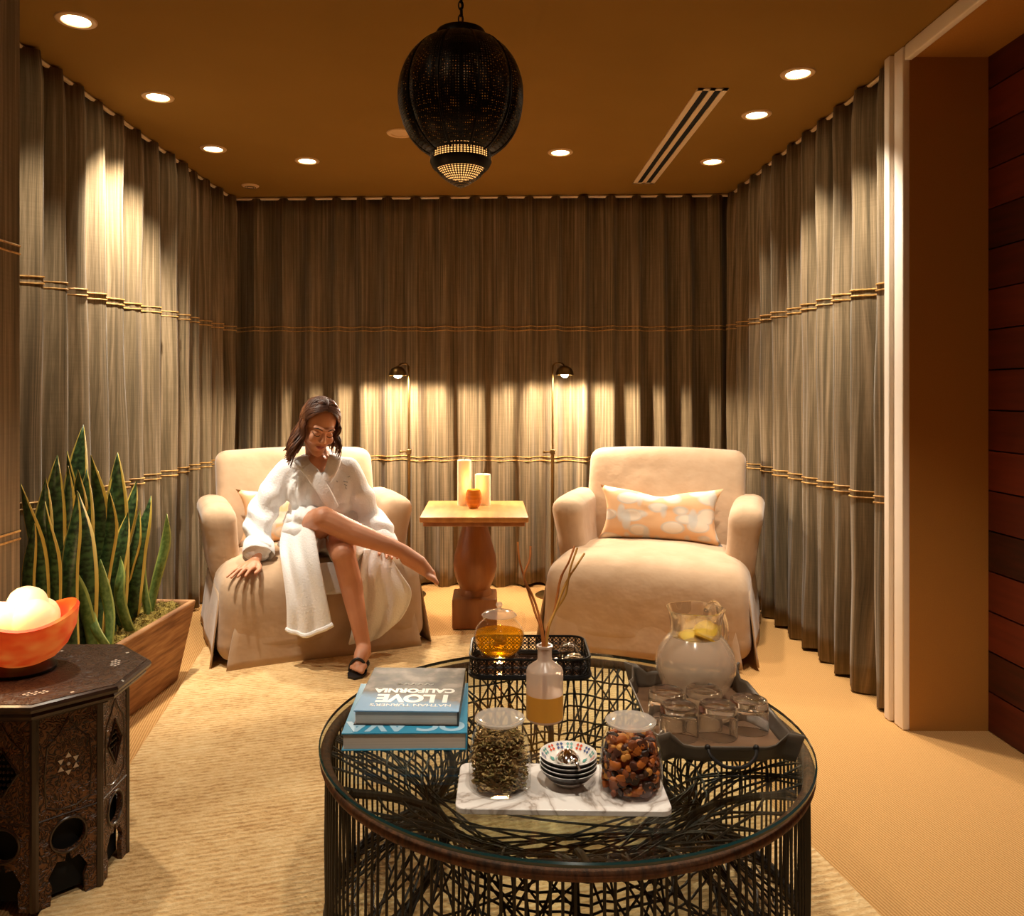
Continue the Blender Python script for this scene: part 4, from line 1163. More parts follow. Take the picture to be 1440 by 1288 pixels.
# ------------------------------------------------------------------ marble board, jars, bowls
def marble():
    m, nt, out = new_mat('white_marble')
    b = N(nt, 'ShaderNodeBsdfPrincipled'); b.inputs['Roughness'].default_value = .22
    n = N(nt, 'ShaderNodeTexNoise'); n.inputs['Scale'].default_value = 4; n.inputs['Detail'].default_value = 6; n.inputs['Distortion'].default_value = 1.6
    L(nt, coords(nt), n.inputs['Vector'])
    s = math_(nt, 'ABSOLUTE', math_(nt, 'SUBTRACT', n.outputs['Fac'], .5))
    L(nt, ramp(nt, s, [(0, rgb(170, 156, 144)), (.018, rgb(214, 204, 196)), (.06, rgb(234, 227, 220))]), b.inputs['Base Color'])
    L(nt, b.outputs['BSDF'], out.inputs['Surface']); return m
MBX, MBY = .155, 1.72
mb = MB().prism(rrect(.219, .102, .022), 0, .012)
o = mb.obj('marble_board', marble()); o.location = (MBX, MBY, GZ + .0005); o.rotation_euler = (0, 0, R(-1.5))
bv = o.modifiers.new('b', 'BEVEL'); bv.width = .0018; bv.segments = 2; bv.limit_method = 'ANGLE'; bake(o)
tag(o, 'white marble serving board with grey veins, under two glass jars', 'serving board')
MZ = GZ + .0127
def jar(label, px, d, lidlabel=None):
    x = (px - CX) / F * d
    t = thing('glass_jar', label, 'jar', (x, d, MZ), 0, 'lidded glass jars on the marble board')
    MB().lathe([(0, 0), (.058, 0), (.065, .004), (.0665, .012), (.066, .06), (.0605, .10), (.051, .125), (.0465, .133), (.0485, .137)], 48).obj('body', GLASS, t)
    MB().lathe([(0, .139), (.038, .139), (.046, .137), (.0525, .141), (.0535, .145), (.050, .147), (.043, .143), (.034, .1425), (0, .1425)], 48).obj('lid', FROSTLID, t)
    return t
j1 = jar('lidded glass jar of dried green herbs on the marble board', 703, 1.72)
j2 = jar('lidded glass jar of dried orange fruit on the marble board', 887, 1.705)
def fill(name, label, root, mats_, n, size, flat, top):
    mb = MB()
    def rad(z): return .0595 if z < .06 else .0595 - (z - .06) * .21
    def rad2(a, i): return 1
    mb.lathe([(0, .005), (rad(0) - .012, .006), (rad(.05) - .010, .05), (rad(top) - .010, top - .012), (0, top - .008)], 28, mi=0)
    for k in range(n):
        a = random.uniform(0, 2 * pi); z = random.uniform(.008, top); rr = (rad(z) - random.uniform(.002, .012))
        if random.random() < .18: rr = sqrt(random.random()) * rad(top) * .95; z = top - random.uniform(0, .012)
        c = V((rr * cos(a), rr * sin(a), z)); s_ = size * random.uniform(.6, 1.35)
        M = (Matrix.Rotation(random.uniform(0, 6), 3, 'Z') @ Matrix.Rotation(random.uniform(0, 6), 3, 'X'))
        if flat < .4:
            t_ = MB().tube([(-s_, 0, 0), (-s_ * .3, s_ * .25, 0), (s_ * .4, s_ * .15, 0), (s_, -s_ * .2, 0)], [s_ * .15, s_ * .3, s_ * .28, s_ * .1], 4)
            mb.add([c + M @ V(v) for v in t_.v], t_.f, random.randrange(len(mats_)))
        else: mb.ell(c, (s_, s_ * random.uniform(.5, .9), s_ * flat), M, seg=8, rings=6, mi=random.randrange(len(mats_)))
    mb.v = [tuple(V((v[0], v[1], max(v[2], .003))) * 1) for v in mb.v]
    def clampr(v):
        r = math.hypot(v[0], v[1]); m_ = rad(v[2]) + .002
        return v if r < m_ else (v[0] * m_ / r, v[1] * m_ / r, v[2])
    mb.v = [clampr(v) for v in mb.v]
    o = mb.obj(name, mats_); o.location = root.location
    return tag(o, label, 'dried food', None, 'stuff')
HM = [mat('herb_%s' % n_, rgb(*c), .9) for n_, c in (('brown', (142, 108, 62)), ('olive', (140, 124, 70)), ('straw', (196, 166, 108)), ('dark', (92, 74, 42)))]
FM = [mat('fruit_%s' % n_, rgb(*c), .5) for n_, c in (('orange', (196, 108, 40)), ('amber', (216, 146, 66)), ('prune', (58, 34, 22)), ('rust', (140, 72, 32)), ('plum', (86, 46, 30)))]
fill('dried_herbs', 'crumbled brown-green dried herbs filling the jar with olive contents', j1, HM, 1500, .0060, .3, .112)
fill('dried_fruit', 'dark and orange dried fruit pieces filling the other jar', j2, FM, 330, .0125, .55, .112)

PORC = mat('porcelain', rgb(232, 224, 214), .2)
PDARK = mat('dark_glaze', rgb(48, 40, 36), .25)
PRED = mat('orange_glaze', rgb(214, 74, 32), .3); PTEAL = mat('teal_glaze', rgb(96, 160, 150), .3); PBL = mat('blue_glaze', rgb(74, 92, 140), .3)
bx, by = (799 - CX) / F * 1.735, 1.735
def bowl(z, label, decorated):
    t = thing('small_bowl', label, 'bowl', (bx, by, MZ + z), R(20 * z * 100), 'stacked bowls on the marble board')
    pr = [(0, 0), (.030, 0), (.032, .004), (.046, .014), (.058, .028), (.0615, .034), (.060, .0345), (.055, .029), (.044, .017), (.028, .008), (0, .007)]
    mb = MB().lathe(pr[:4], 44, mi=0); mb.lathe(pr[3:6], 44, mi=1); mb.lathe(pr[5:], 44, mi=0)
    mb.obj('bowl', [PORC, PDARK], t)
    if decorated:
        for mi, m_ in enumerate((PRED, PTEAL, PBL)):
            d_ = MB()
            for k in range(5):
                a = 2 * pi * (k * 3 + mi) / 15
                r_ = .0525; zz = .0268
                c = V((r_ * cos(a), r_ * sin(a), zz)); u = V((-sin(a), cos(a), 0)); w2 = V((cos(a), sin(a), 1.05)).normalized()
                for (p, q) in ((-.0042, -.0035), (.0042, -.0035), (-.0042, .0040), (.0042, .0040)):
                    e_ = .0036; cc = c + u * p + w2 * q + V((-cos(a), -sin(a), 1)) * .0009
                    d_.add([cc + u * e_, cc + w2 * e_, cc - u * e_, cc - w2 * e_], [(0, 1, 2, 3)])
                if mi == 1:
                    cc = V((.036 * cos(a), .036 * sin(a), .0135)); w3 = V((cos(a), sin(a), .7)).normalized()
                    cc = cc + V((-cos(a), -sin(a), 1.3)) * .0009
                    d_.add([cc + u * .006, cc + w3 * .009, cc - u * .006, cc - w3 * .005], [(0, 1, 2, 3)])
            d_.obj('painted_motif', m_, t, smooth=False)
    return t
bowl(0, 'small white footed bowl at the bottom of the stack on marble', False)
bowl(.0095, 'small bowl with dark rim, second in the stack on marble', False)
bowl(.019, 'small bowl with dark rim, third in the stack on marble', False)
bowl(.0285, 'small bowl painted with orange and teal motifs, holding a spoon', True)
STEEL = mat('polished_steel', (.78, .74, .70), .08, metal=1)
t = thing('spoon', 'polished steel scoop spoon resting in the painted bowl', 'spoon', (bx, by, MZ + .0285 + .014))
sp = []
for i in range(13):
    row = []
    for k in range(28):
        a = 2 * pi * k / 28; rr = i / 12
        x = .026 * rr * cos(a); y = .034 * rr * sin(a)
        row.append(V((x, y + .006, .012 - .018 * (1 - rr * rr) * -1 - .006)))
    sp.append(row)
sb = MB().grid(sp, closed=True).obj('spoon_bowl', STEEL, t); thick(sb, .0014)
MB().tube(catmull([(0, -.022, .006), (.004, -.036, .020), (.010, -.056, .028), (.016, -.075, .018)], 16), [.003] * 8 + [.0036] * 9, 8).obj('handle', STEEL, t)

# ------------------------------------------------------------------ grey tray, jug, tumblers
ZINC = mat('grey_zinc', rgb(92, 78, 62), .5, metal=.2, col2=rgb(76, 64, 51), nscale=(8, 8, 8))
TRAYW = mat('tray_lining', rgb(122, 90, 64), .3, col2=rgb(98, 70, 48), nscale=(5, 22, 5))
t = thing('serving_tray', 'grey metal serving tray with scalloped corners under the water jug', 'tray', (.560, 2.095, GZ + .001), R(-1))
hx, hy = .150, .235
def scal(hx, hy, c, g):
    """outline with straight middles and corners drawn in as ogees ending in points"""
    q = [(hx - c, -hy), (hx - c * .72, -hy + g * .55), (hx - c * .35, -hy + g * .75), (hx - .0, -hy - g * .1), (hx + g * .1, -hy + .0), (hx - g * .75, -hy + c * .35), (hx - g * .55, -hy + c * .72), (hx, -hy + c)]
    q = [(x, y) for x, y in q]
    r = [(x, -y) for x, y in reversed(q)]
    right = q + r; left = [(-x, y) for x, y in reversed(right)]
    return right + left
base = scal(hx, hy, .075, .020); n_ = len(base)
MB().prism(base, 0, .004).obj('tray_floor', [TRAYW], t, smooth=False)
rows = []
for h in (0, .25, .5, .75, 1.0):
    row = []
    for i, (x, y) in enumerate(base):
        k = 1 + .10 * h
        corner = (abs(x) / hx > .70) and (abs(y) / hy > .78)
        zz = (.040 + (.026 if corner else 0)) * h
        row.append(V((x * (1 + .10 * h), y * (1 + .075 * h), zz + .0005)))
    rows.append(row)
wl_ = MB().grid(rows, closed=True).obj('tray_wall', ZINC, t, angle=50); thick(wl_, .0035)
for s in (-1, 1):
    hd = MB()
    y = s * (hy * 1.075 + .006)
    hd.tube(catmull([(-.055, y, .040), (-.050, y + s * .012, .026), (-.028, y + s * .022, .010), (0, y + s * .024, .006), (.028, y + s * .022, .010), (.050, y + s * .012, .026), (.055, y, .040)], 24), .0042, 8)
    for x in (-.055, .055): hd.ell((x, y - s * .001, .041), .007, seg=10, rings=8)
    hd.obj('handle', IRON, t)
YZ = GZ + .0052
jx, jy = (978 - CX) / F * 2.245, 2.245
t = thing('water_jug', 'frosted glass water jug with lemon slices on the grey tray', 'jug', (jx, jy, YZ))
MIST = glass('misted_glass', (.92, .88, .84), 1.4, .15, rgb(244, 226, 204), .30)
JG = solid_glass('jug_glass', (.985, .98, .97), 1.45, 0, .3)
body = [(0, 0), (.060, 0), (.070, .004), (.092, .035), (.108, .075), (.110, .100), (.102, .130), (.084, .158), (.072, .172)]
MB().lathe(body, 48).obj('body', MIST, t)
MB().lathe([(.0705, .172), (.068, .185), (.069, .205), (.074, .232), (.079, .245), (.076, .247), (.070, .234), (.0655, .206), (.0645, .186), (.067, .172), (.0705, .172)], 64, rad=lambda a, i: 1 + (.05 * cos(5 * a) + .06 * max(0, cos(a + 2.6)) ** 4) * (1 if 2 <= i <= 6 else 0)).obj('ruffled_neck', JG, t)
MB().tube(catmull([(.045, .055, .225), (.075, .085, .240), (.105, .10, .20), (.115, .10, .14), (.085, .075, .09)], 20), .008, 10).obj('handle', JG, t)
wt = MB().lathe([(0, .004), (.060, .004), (.089, .036), (.105, .075), (.107, .100), (.099, .129), (.081, .157), (.069, .173), (0, .173)], 44)
wt.obj('water', glass('iced_water', (.92, .90, .86), 1.33, .1, rgb(248, 230, 206), .28), t)
LEM = mat('lemon_flesh', rgb(226, 190, 66), .4, col2=rgb(206, 164, 40), nscale=(40, 40, 40)); LRIND = mat('lemon_rind', rgb(214, 164, 24), .5)
for k, (x, y, z, ax, ay) in enumerate([(-.018, -.025, .172, 20, 12), (.022, -.03, .166, -18, 30), (.03, .02, .176, 25, -25), (-.025, .025, .168, -10, -20)]):
    s = MB().lathe([(0, -.003), (.031, -.003), (.031, .003), (0, .003)], 28, mi=0); s.lathe([(.031, -.0035), (.0345, -.003), (.0345, .003), (.031, .0035)], 28, mi=1)
    o = s.obj('lemon_slice', [LEM, LRIND]); o.location = (jx + x, jy + y, YZ + z); o.rotation_euler = (R(ax), R(ay), 0)
    tag(o, ['lemon slice floating at the left front of the jug', 'lemon slice floating at the right front of the jug', 'lemon slice floating at the right back of the jug', 'lemon slice floating at the left back of the jug'][k], 'lemon slice', 'lemon slices in the jug')
TG = solid_glass('tumbler_glass', (.985, .98, .97), 1.5, 0, .06)
def tumbler(label, x, y):
    t = thing('tumbler', label, 'glass', (x, y, YZ), 0, 'upturned tumblers on the grey tray')
    MB().lathe([(r * 1.07, z) for r, z in [(0, .058), (.034, .056), (.0395, .048), (.0408, .004), (.0425, 0), (.0442, .002), (.0440, .050), (.0425, .068), (.0415, .0755), (.0385, .0775), (.0350, .0755), (.030, .0715), (0, .0705)]], 48).obj('glass_wall', TG, t)
tumbler('upturned tumbler at the left back of the grey tray', .462, 2.085)
tumbler('upturned tumbler in front of the jug, middle of the back pair', .562, 2.10)
tumbler('upturned tumbler at the left front of the tumbler group', .470, 1.985)
tumbler('upturned tumbler at the middle front of the tumbler group', .567, 1.99)
tumbler('upturned tumbler at the right edge of the grey tray', .655, 2.025)
# ------------------------------------------------------------------ the seated woman
from mathutils.bvhtree import BVHTree
SKIN = mat('skin', rgb(206, 146, 112), .48, col2=rgb(198, 136, 102), nscale=(14, 14, 14), sub=.12, spec=.4)
HAIR = mat('brown_hair', rgb(70, 40, 26), .45, spec=.5, stops=[(.3, rgb(58, 32, 21)), (.5, rgb(88, 52, 32)), (.72, rgb(148, 94, 56))], nscale=(20, 20, 5))
TERRY = mat('white_terry', rgb(238, 236, 235), .95, bmp=.5, bscale=(110, 110, 110), bdist=.006, spec=.1, sheen=.25)
PO = V((-.85, 4.02, 0))
RS, LS = V((-1.045, 4.20, .905)), V((-.735, 4.25, .905))
RH, LH = V((-.955, 4.25, .580)), V((-.785, 4.27, .570))
RK, LK = V((-.790, 3.88, .705)), V((-.690, 3.86, .535))
HC = V((-.862, 4.125, 1.132)); HS = 1.10
HM3 = Matrix.Rotation(R(9), 3, 'Y') @ Matrix.Rotation(R(30), 3, 'Z') @ Matrix.Rotation(R(20), 3, 'X')
def hd(x, y, z): return HC + HM3 @ (V((x, y, z)) * HS)
b = MB()
# torso, neck
b.ell((-.87, 4.26, .60), (.155, .12, .11)); b.ell((-.875, 4.24, .72), (.13, .10, .13)); b.ell((-.885, 4.215, .83), (.15, .105, .12))
b.cone((-.885, 4.21, .90), hd(0, .028, -.06), .064, .050); b.ell((-.885, 4.158, .940), (.062, .058, .066))
b.chain([(-.89, 4.22, .91), RS - V((0, 0, .02))], [.050, .045]); b.chain([(-.88, 4.23, .91), LS - V((0, 0, .02))], [.050, .045])
# arms
RE, RW = V((-1.165, 4.13, .665)), V((-1.135, 3.955, .492)); LE, LW = V((-.63, 4.27, .66)), V((-.515, 4.13, .525))
b.chain([RS, RE, RW], [.047, .038, .025]); b.chain([LS, LE, LW], [.047, .038, .025])
# legs
b.chain([RH, RH.lerp(RK, .5), RK], [.095, .080, .060]); b.chain([RK, RK.lerp(V((-.40, 3.83, .555)), .35) + V((0, .012, -.012)), V((-.47, 3.835, .582)), V((-.40, 3.83, .555))], [.058, .056, .040, .034])
b.chain([LH, LH.lerp(LK, .5), LK], [.092, .078, .060]); LA = V((-.587, 3.825, .105))
b.chain([LK, LK.lerp(LA, .33) + V((0, .02, 0)), LK.lerp(LA, .75), LA], [.057, .056, .040, .034])
# feet: heel, arch, ball, five toes
def foot(heel, ank, ball, up, side, s=1):
    b.chain([ank, heel], [.034, .030]); b.chain([ank + up * .0, ank.lerp(ball, .55) + up * .012, ball], [.034, .032, .024]); b.chain([heel, ball], [.028, .026])
    fw = (ball - heel).normalized()
    for k in range(5):
        o = side * (-.030 + .015 * k) * s; ln = (.052, .050, .044, .038, .030)[k]; r = (.0125, .0095, .009, .0085, .008)[k]
        p0 = ball + o - fw * .005 * k; b.chain([p0, p0 + fw * ln * .6 + up * .002, p0 + fw * ln - up * .006], [r * 1.15, r, r * .95])
foot(V((-.588, 3.858, .062)), LA, V((-.598, 3.715, .052)), V((0, 0, 1)), V((1, 0, 0)), -1)
foot(V((-.388, 3.850, .515)), V((-.40, 3.83, .555)), V((-.270, 3.800, .455)), V((.55, -.35, .75)).normalized(), V((.25, .9, .15)).normalized(), 1)
# hands: palm from four rays, unequal bent fingers, thumb off the side
def hand(w, kn, tips, th, palm=.0165):
    for k in range(4):
        b.chain([w, kn[k]], [.020, palm * .82])
        m1 = kn[k].lerp(tips[k], .42) + V((0, 0, .007)); m2 = kn[k].lerp(tips[k], .74) + V((0, 0, .004))
        r = (.0090, .0094, .0090, .0080)[k]
        b.chain([kn[k], m1, m2, tips[k]], [r * 1.1, r, r * .92, r * .8])
    b.chain([w.lerp(kn[0], .15), th[0], th[1], th[2]], [.017, .013, .0105, .0085])
def w_(px, d, z): return V(((px - CX) / F * d, d, z))
hand(RW, [w_(357, 3.885, .470), w_(350, 3.880, .473), w_(343, 3.880, .470), w_(336, 3.885, .464)],
     [w_(345, 3.800, .446), w_(334, 3.790, .444), w_(325, 3.795, .440), w_(319, 3.815, .438)],
     [w_(365, 3.90, .468), w_(364, 3.865, .460), w_(359, 3.835, .452)])
hand(LW, [V((-.470, 4.055, .515)), V((-.480, 4.045, .518)), V((-.495, 4.04, .516)), V((-.51, 4.042, .511))][::1],
     [V((-.425, 3.985, .497)), V((-.445, 3.965, .497)), V((-.47, 3.96, .497)), V((-.498, 3.97, .497))],
     [V((-.535, 4.09, .52)), V((-.545, 4.05, .512)), V((-.54, 4.02, .505))])
# head
def he(c, r): b.ell(hd(*c), tuple(q * HS for q in r), HM3, seg=28, rings=20)
def hc(a, c, ra, rb): b.cone(hd(*a), hd(*c), ra * HS, rb * HS)
he((0, .015, .038), (.072, .090, .083)); he((0, -.020, -.020), (.061, .066, .080)); he((0, -.030, -.058), (.046, .050, .056))
he((0, -.066, -.100), (.020, .017, .015))
for s in (-1, 1):
    hc((s * .050, .0, -.058), (s * .012, -.064, -.100), .018, .014)
    he((s * .036, -.060, -.028), (.024, .022, .024)); he((s * .0305, -.0755, .004), (.0155, .0125, .0115))
    he((s * .010, -.094, -.029), (.0085, .009, .0072)); he((s * .0735, .012, -.006), (.009, .017, .028))
    hc((s * .012, -.082, .026), (s * .044, -.066, .027), .0105, .009)
hc((0, -.083, .018), (0, -.102, -.020), .0078, .0090); he((0, -.1035, -.0245), (.0098, .0085, .0082))
hc((-.017, -.079, -.056), (.017, -.079, -.056), .0072, .0072); he((0, -.0865, -.0545), (.012, .006, .0055)); he((0, -.085, -.0655), (.013, .0065, .006))
hc((-.020, -.074, -.062), (.020, -.074, -.062), .006, .006)
W = b.obj('woman', SKIN, origin=PO)
W.name = 'seated_person'
remesh(W, .0052, 3, .5)
bvh = BVHTree.FromObject(W, bpy.context.evaluated_depsgraph_get())
tag(W, 'dark-haired person in a white bathrobe sitting cross-legged in the beige armchair', 'person')
def onface(x, z, lift=.001):
    a = hd(x, -.25, z) - PO; dr = (HM3 @ V((0, 1, 0))).normalized()
    loc, nor, i, dist_ = bvh.ray_cast(a, dr)
    return (loc if loc is not None else hd(x, -.09, z) - PO) - dr * lift
LASH = mat('dark_lash', rgb(26, 14, 10), .6); LIP = mat('rose_lip', rgb(158, 70, 58), .4)
br = MB(); la = MB()
for s in (-1, 1):
    br.tube([onface(s * x, z, .0005) for x, z in ((.012, .0255), (.022, .0300), (.034, .0315), (.044, .0285), (.050, .0235))], [.0015, .0026, .0026, .002, .0008], 6)
    la.tube([onface(s * x, z, .0010) for x, z in ((.016, -.001), (.022, -.0055), (.031, -.0075), (.040, -.0045), (.048, .002))], [.0012, .0024, .0028, .0026, .0012], 6)
    la.tube([onface(s * x, z, .0003) for x, z in ((.018, .011), (.030, .0155), (.042, .012))], [.0006, .0010, .0006], 5)
br.obj('eyebrow', LASH, W); la.obj('eyelash', LASH, W)
lp = MB(); rows = []
for i in range(9):
    v = i / 8; row = []
    for j in range(17):
        u = j / 8 - 1; hw_ = 1 - u * u
        top = -.0525 + .0022 * (abs(u) < .35) * (1 - abs(abs(u) - .2) / .2 if abs(u) < .4 else 0) + .003 * u * u; bot = -.0695
        z0 = -.0590 + .0035 * u * u; zt = z0 + (top - z0) * hw_ ** .7; zb = z0 + (bot - z0) * hw_ ** .8
        row.append(onface(u * .0225, zt + (zb - zt) * v, .0007))
    rows.append(row)
lp.grid(rows); lp.obj('lip', LIP, W)
ml = MB().tube([onface(u * .023, -.0590 + .004 * u * u, .0010) for u in (-1, -.6, -.2, .2, .6, 1)], [.0006, .0009, .001, .001, .0009, .0006], 5); ml.obj('mouth_line', LASH, W)

# hair: cap plus falling locks
hb = MB()
rad = (.080, .098, .093); cen = V((0, .018, .040))
hb.ell(hd(*(cen + V((0, .010, .006)))) - PO, tuple(q * HS * .97 for q in (.078, .090, .088)), HM3, seg=30, rings=20)
def sdir(az, th, s): return V((s * sin(az) * sin(th), -cos(az) * sin(th), cos(th)))
for k in range(230):
    s = -1 if k % 5 < 3 else 1; v = random.random()
    az0 = random.choice((R(0), R(180))); f = random.uniform(-.95, .9)
    st = V((.012 * s + .006, f * 1.0, 1)).normalized() if True else None
    az = R(62 + 116 * v); tg = sdir(az, R(random.uniform(92, 100)), s); pts = []
    if f < -.55 and v > .5: az = R(62 + 116 * v * .4); tg = sdir(az, R(96), s)
    for i in range(7):
        q = i / 6; d = st.lerp(tg, q).normalized(); m_ = 1.03 + random.uniform(0, .035) + .05 * q
        p = V((cen.x + d.x * rad[0] * m_, cen.y + d.y * rad[1] * m_, cen.z + d.z * rad[2] * m_)); pts.append(hd(*p))
    e = pts[-1]; out = (e - HC); out.z = 0; out = out.normalized()
    ln = random.uniform(.15, .235) if s < 0 else random.uniform(.11, .18); ph = random.uniform(0, 6)
    for i in range(1, 8):
        q = i / 7
        lat = V((-.055 * q * q - .018 * q, .0, 0)) if s < 0 else V((.012 * q * q - .008 * q, 0, 0))
        wv = .010 * sin(ph * .25 + q * 9 + v * 4)
        pts.append(e + V((0, 0, -ln * q)) + lat + out * (.004 * q + wv) + V((.004 * sin(ph + q * 5), -.02 * q * (1 if v < .6 else .2), 0)))
    r0 = random.uniform(.0045, .0075)
    hb.tube([p - PO for p in catmull(pts, 30)], [r0 * (.55 + .45 * min(1, i / 8)) * (1 if i < 20 else 1 - .75 * (i - 20) / 10) for i in range(31)], 6)
hb.obj('hair', HAIR, W)

# robe -------------------------------------------------------------
r = MB()
r.ell((-.885, 4.215, .815), (.182, .122, .135)); r.ell((-.877, 4.24, .70), (.168, .128, .12)); r.ell((-.87, 4.255, .585), (.205, .165, .105))
r.chain([(-.945, 4.215, .935), RS], [.050, .068]); r.chain([(-.835, 4.225, .935), LS], [.050, .066])
r.chain([RS, RS.lerp(RE, .5) + V((-.012, 0, 0)), RE + V((-.005, 0, 0)), V((-1.142, 4.01, .535))], [.070, .074, .074, .066])
r.chain([LS, LS.lerp(LE, .5), LE + V((.01, 0, 0)), V((-.535, 4.165, .545))], [.068, .072, .072, .066])
r.chain([RH + V((-.02, 0, .01)), (-.905, 4.06, .640)], [.115, .100]); r.chain([(-.94, 4.2, .56), (-.90, 4.02, .56)], [.10, .075])
r.chain([LH + V((.01, 0, 0)), (-.70, 4.02, .540)], [.108, .090]); r.ell((-.86, 4.2, .525), (.23, .17, .05))
robe = r.obj('bathrobe', TERRY, W, origin=None)
robe.data.transform(Matrix.Translation(-PO)); remesh(robe, .0085, 5, .5)
me = robe.data
def bl(x, a, b_): return max(0, min(1, (x - a) / (b_ - a)))
nrms = [v.normal.copy() for v in me.vertices]
for v, n in zip(me.vertices, nrms):
    p = v.co + PO
    arm = bl(abs(p.x + .885), .15, .20)
    dsp = .010 * noise.noise(V((p.x * 9, p.y * 9, p.z * 9)))
    # soft folds: down the sleeves, and gathered towards the belt on the chest
    if p.z > .5: dsp += bl(arm, .2, .6) * .010 * sin(p.z * 46 + 16 * p.x + 5 * noise.noise(p * 6)) * arm * bl(.86 - p.z, 0, .1)
    if p.z > .66: dsp += (1 - arm) * .0075 * sin((p.x + .885) * 70 * (1.5 - (p.z - .66)) + 4 * noise.noise(p * 5)) * bl(p.z, .66, .72) * bl(.9 - p.z, 0, .12)
    if p.z <= .66: dsp += bl(.66 - p.z, 0, .06) * .010 * sin(p.x * 55 + p.y * 30 + 4 * noise.noise(p * 5)) * (1 - arm * .5)
    # waist pulled in by the belt
    dsp -= .022 * math.exp(-((p.z - .668) / .022) ** 2) * (1 - bl(abs(p.x + .877), .12, .2))
    v.co = v.co + n * dsp
me.update()
def ribbon(name, path, width, th, m, parent, nrm, closed=False):
    pts = catmull([V(p) for p in path], 36); rows = []
    for i, p in enumerate(pts):
        tg = (pts[min(i + 1, 36)] - pts[max(i - 1, 0)]).normalized()
        nn = nrm(p); nn = (nn - tg * nn.dot(tg)).normalized(); sd = tg.cross(nn)
        wd = width if not callable(width) else width(i / 36)
        rows.append([p + sd * wd / 2 * math.copysign(abs(cos(2 * pi * k / 14)) ** .8, cos(2 * pi * k / 14)) + nn * th / 2 * sin(2 * pi * k / 14) - PO for k in range(14)])
    mb = MB().grid(rows, closed=True); mb.add(rows[0], [tuple(range(14))]); mb.add(rows[-1], [tuple(range(14))])
    return mb.obj(name, m, parent, angle=80)
axis = V((-.885, 4.23, 0))
rn = lambda p: V((p.x - axis.x, (p.y - axis.y) * 1.3, .25 * (1 if p.z > .9 else .05)))
ribbon('collar', [(-.80, 4.275, .985), (-.835, 4.20, 1.0) if False else (-.86, 4.295, .995), (-.93, 4.27, .992), (-.958, 4.20, .975), P(424, 646, 4.125), P(438, 664, 4.085), P(455, 690, 4.075), P(470, 716, 4.095)],
       lambda q: .058 + .020 * sin(pi * q), .022, TERRY, robe, rn)
ribbon('collar', [(-.86, 4.295, .995), (-.82, 4.275, .99), (-.80, 4.22, .975), P(471, 645, 4.135), P(466, 660, 4.105), P(458, 676, 4.088)],
       lambda q: .056 + .014 * sin(pi * q), .022, TERRY, robe, rn)
bt = []
rb0 = BVHTree.FromObject(robe, bpy.context.evaluated_depsgraph_get())
for i in range(48):
    a = 2 * pi * i / 48; ra = lambda e: (.166 + e)
    row = []
    for e, z in ((-.010, -.024), (.008, -.023), (.012, 0), (.008, .023), (-.010, .024)):
        dr = V((cos(a), sin(a), 0)); c_ = V((-.877, 4.24, .668 + z + .003 * sin(a * 3)))
        hit = rb0.ray_cast(c_ + V((dr.x * .198, dr.y * .26, 0)) - PO, -dr)[0]
        rr = (hit + PO - c_).length if hit is not None else .165
        row.append(c_ + dr * (max(.13, min(.190, rr)) + e) - PO)
    bt.append(row)
bt.append(bt[0]); MB().grid(bt).obj('belt', TERRY, robe, angle=80)
def cuff(name, c, ax, r0, ln, sq=1.0):
    ax = V(ax).normalized(); q = V((0, 0, 1)).rotation_difference(ax).to_matrix()
    m_ = MB().lathe([(r0 * .80, -.01), (r0 * .98, -.006), (r0 * 1.04, .004), (r0 * 1.07, ln * .5), (r0 * 1.10, ln), (r0 * 1.06, ln + .007), (r0 * .98, ln + .002), (r0 * .9, ln * .4), (r0 * .7, .004)], 36,
                    rad=lambda a, i: 1 + .05 * sin(a * 3 + 1) + .02 * sin(a * 7))
    m_.v = [tuple(V(c) + q @ V(v) - PO) for v in m_.v]
    return m_.obj(name, TERRY, robe, angle=80)
cuff('cuff', (-1.148, 4.035, .555), (.012, -.055, -.052), .071, .062)
cuff('cuff', (-.545, 4.175, .555), (.025, -.05, -.045), .068, .055)
# hanging skirt panels
fr = sheet([[P(398, 742, 4.16), P(418, 734, 4.08), P(440, 722, 4.00)],
            [P(394, 768, 4.08), P(416, 762, 3.96), P(442, 748, 3.88)],
            [P(398, 800, 3.93), P(420, 796, 3.84), P(449, 788, 3.80)],
            [P(403, 845, 3.845), P(428, 846, 3.79), P(459, 838, 3.77)],
            [P(404, 888, 3.825), P(432, 896, 3.775), P(468, 882, 3.755)]], 22, 30)
fr = [[p + V((0, -1, 0)) * .010 * sin(j * .75 + .6 * sin(i * .2)) * min(1, i / 12) for j, p in enumerate(row)] for i, row in enumerate(fr)]
o = MB().grid([[p - PO for p in row] for row in fr]).obj('front_panel', TERRY, robe, angle=80); thick(o, .014, sub=1)
o = MB().tube([p - PO + V((0, -.004, .012)) for p in fr[-1]], .012, 8).obj('hem', TERRY, robe)
f2 = sheet([[P(512, 772, 4.00), P(530, 772, 4.05), P(548, 780, 4.08)],
            [P(507, 800, 3.965), P(532, 798, 4.00), P(562, 804, 4.04)],
            [P(503, 832, 3.955), P(536, 832, 3.985), P(579, 834, 4.03)],
            [P(498, 868, 3.955), P(530, 872, 3.985), P(566, 868, 4.025)],
            [P(490, 906, 3.950), P(518, 904, 3.985), P(542, 890, 4.02)]], 22, 30)
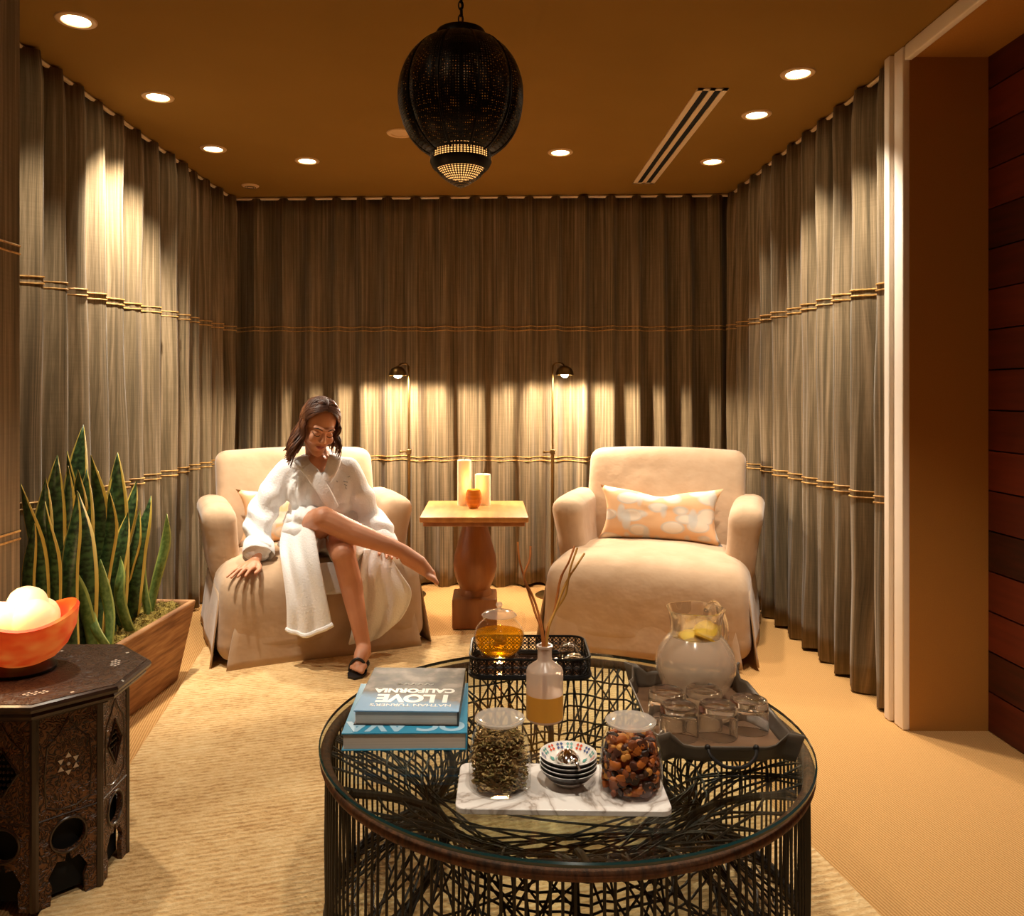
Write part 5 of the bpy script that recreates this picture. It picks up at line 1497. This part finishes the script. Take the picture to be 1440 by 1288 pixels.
f2 = [[p + V((0, -1, 0)) * .012 * sin(j * .8 + 1 + .5 * sin(i * .2)) * min(1, i / 8) for j, p in enumerate(row)] for i, row in enumerate(f2)]
o = MB().grid([[p - PO for p in row] for row in f2]).obj('side_panel', TERRY, robe, angle=80); thick(o, .012, sub=1)
f3 = sheet([[P(448, 792, 3.93), P(463, 790, 3.935), P(480, 790, 3.95)], [P(452, 815, 3.90), P(466, 815, 3.915), P(482, 814, 3.93)], [P(454, 836, 3.895), P(468, 836, 3.91), P(484, 834, 3.925)]], 10, 12)
o = MB().grid([[p - PO for p in row] for row in f3]).obj('inner_panel', TERRY, robe, angle=80); thick(o, .010, sub=1)
em = MB(); GREYTH = mat('grey_thread', rgb(132, 140, 150), .7)
rb = BVHTree.FromObject(robe, bpy.context.evaluated_depsgraph_get())
def onrobe(px, py):
    a = V((0, 0, CAMH)) ; d = (P(px, py, 4.1) - a).normalized()
    loc, n, i, ds = rb.ray_cast(P(px, py, 3.6) - PO, d)
    return (loc if loc is not None else P(px, py, 4.12) - PO) - d * .002
for a_, b_ in (((483, 677), (489, 678)), ((484, 681), (488, 683)), ((486, 684), (487, 688)), ((473, 676), (475, 678)), ((489, 671), (492, 670))):
    em.tube([onrobe(*a_), onrobe((a_[0] + b_[0]) / 2, (a_[1] + b_[1]) / 2), onrobe(*b_)], .0015, 5)
em.obj('embroidery', GREYTH, robe)
# sandal on the planted foot
SAN = mat('black_sandal', rgb(24, 22, 24), .5)
sn = MB().prism([(-.575, 3.885), (-.562, 3.84), (-.566, 3.77), (-.556, 3.70), (-.568, 3.65), (-.60, 3.63), (-.635, 3.655), (-.643, 3.70), (-.630, 3.78), (-.622, 3.85), (-.605, 3.888)], RZ, RZ + .010)
sn.v = [tuple(V(v) - PO) for v in sn.v]; san = sn.obj('sandal', SAN, W, smooth=False)
MB().tube([V(p) - PO for p in catmull([(-.562, 3.725, .026), (-.572, 3.715, .068), (-.600, 3.71, .086), (-.628, 3.715, .066), (-.640, 3.725, .026)], 14)], .007, 8).obj('strap', SAN, san)
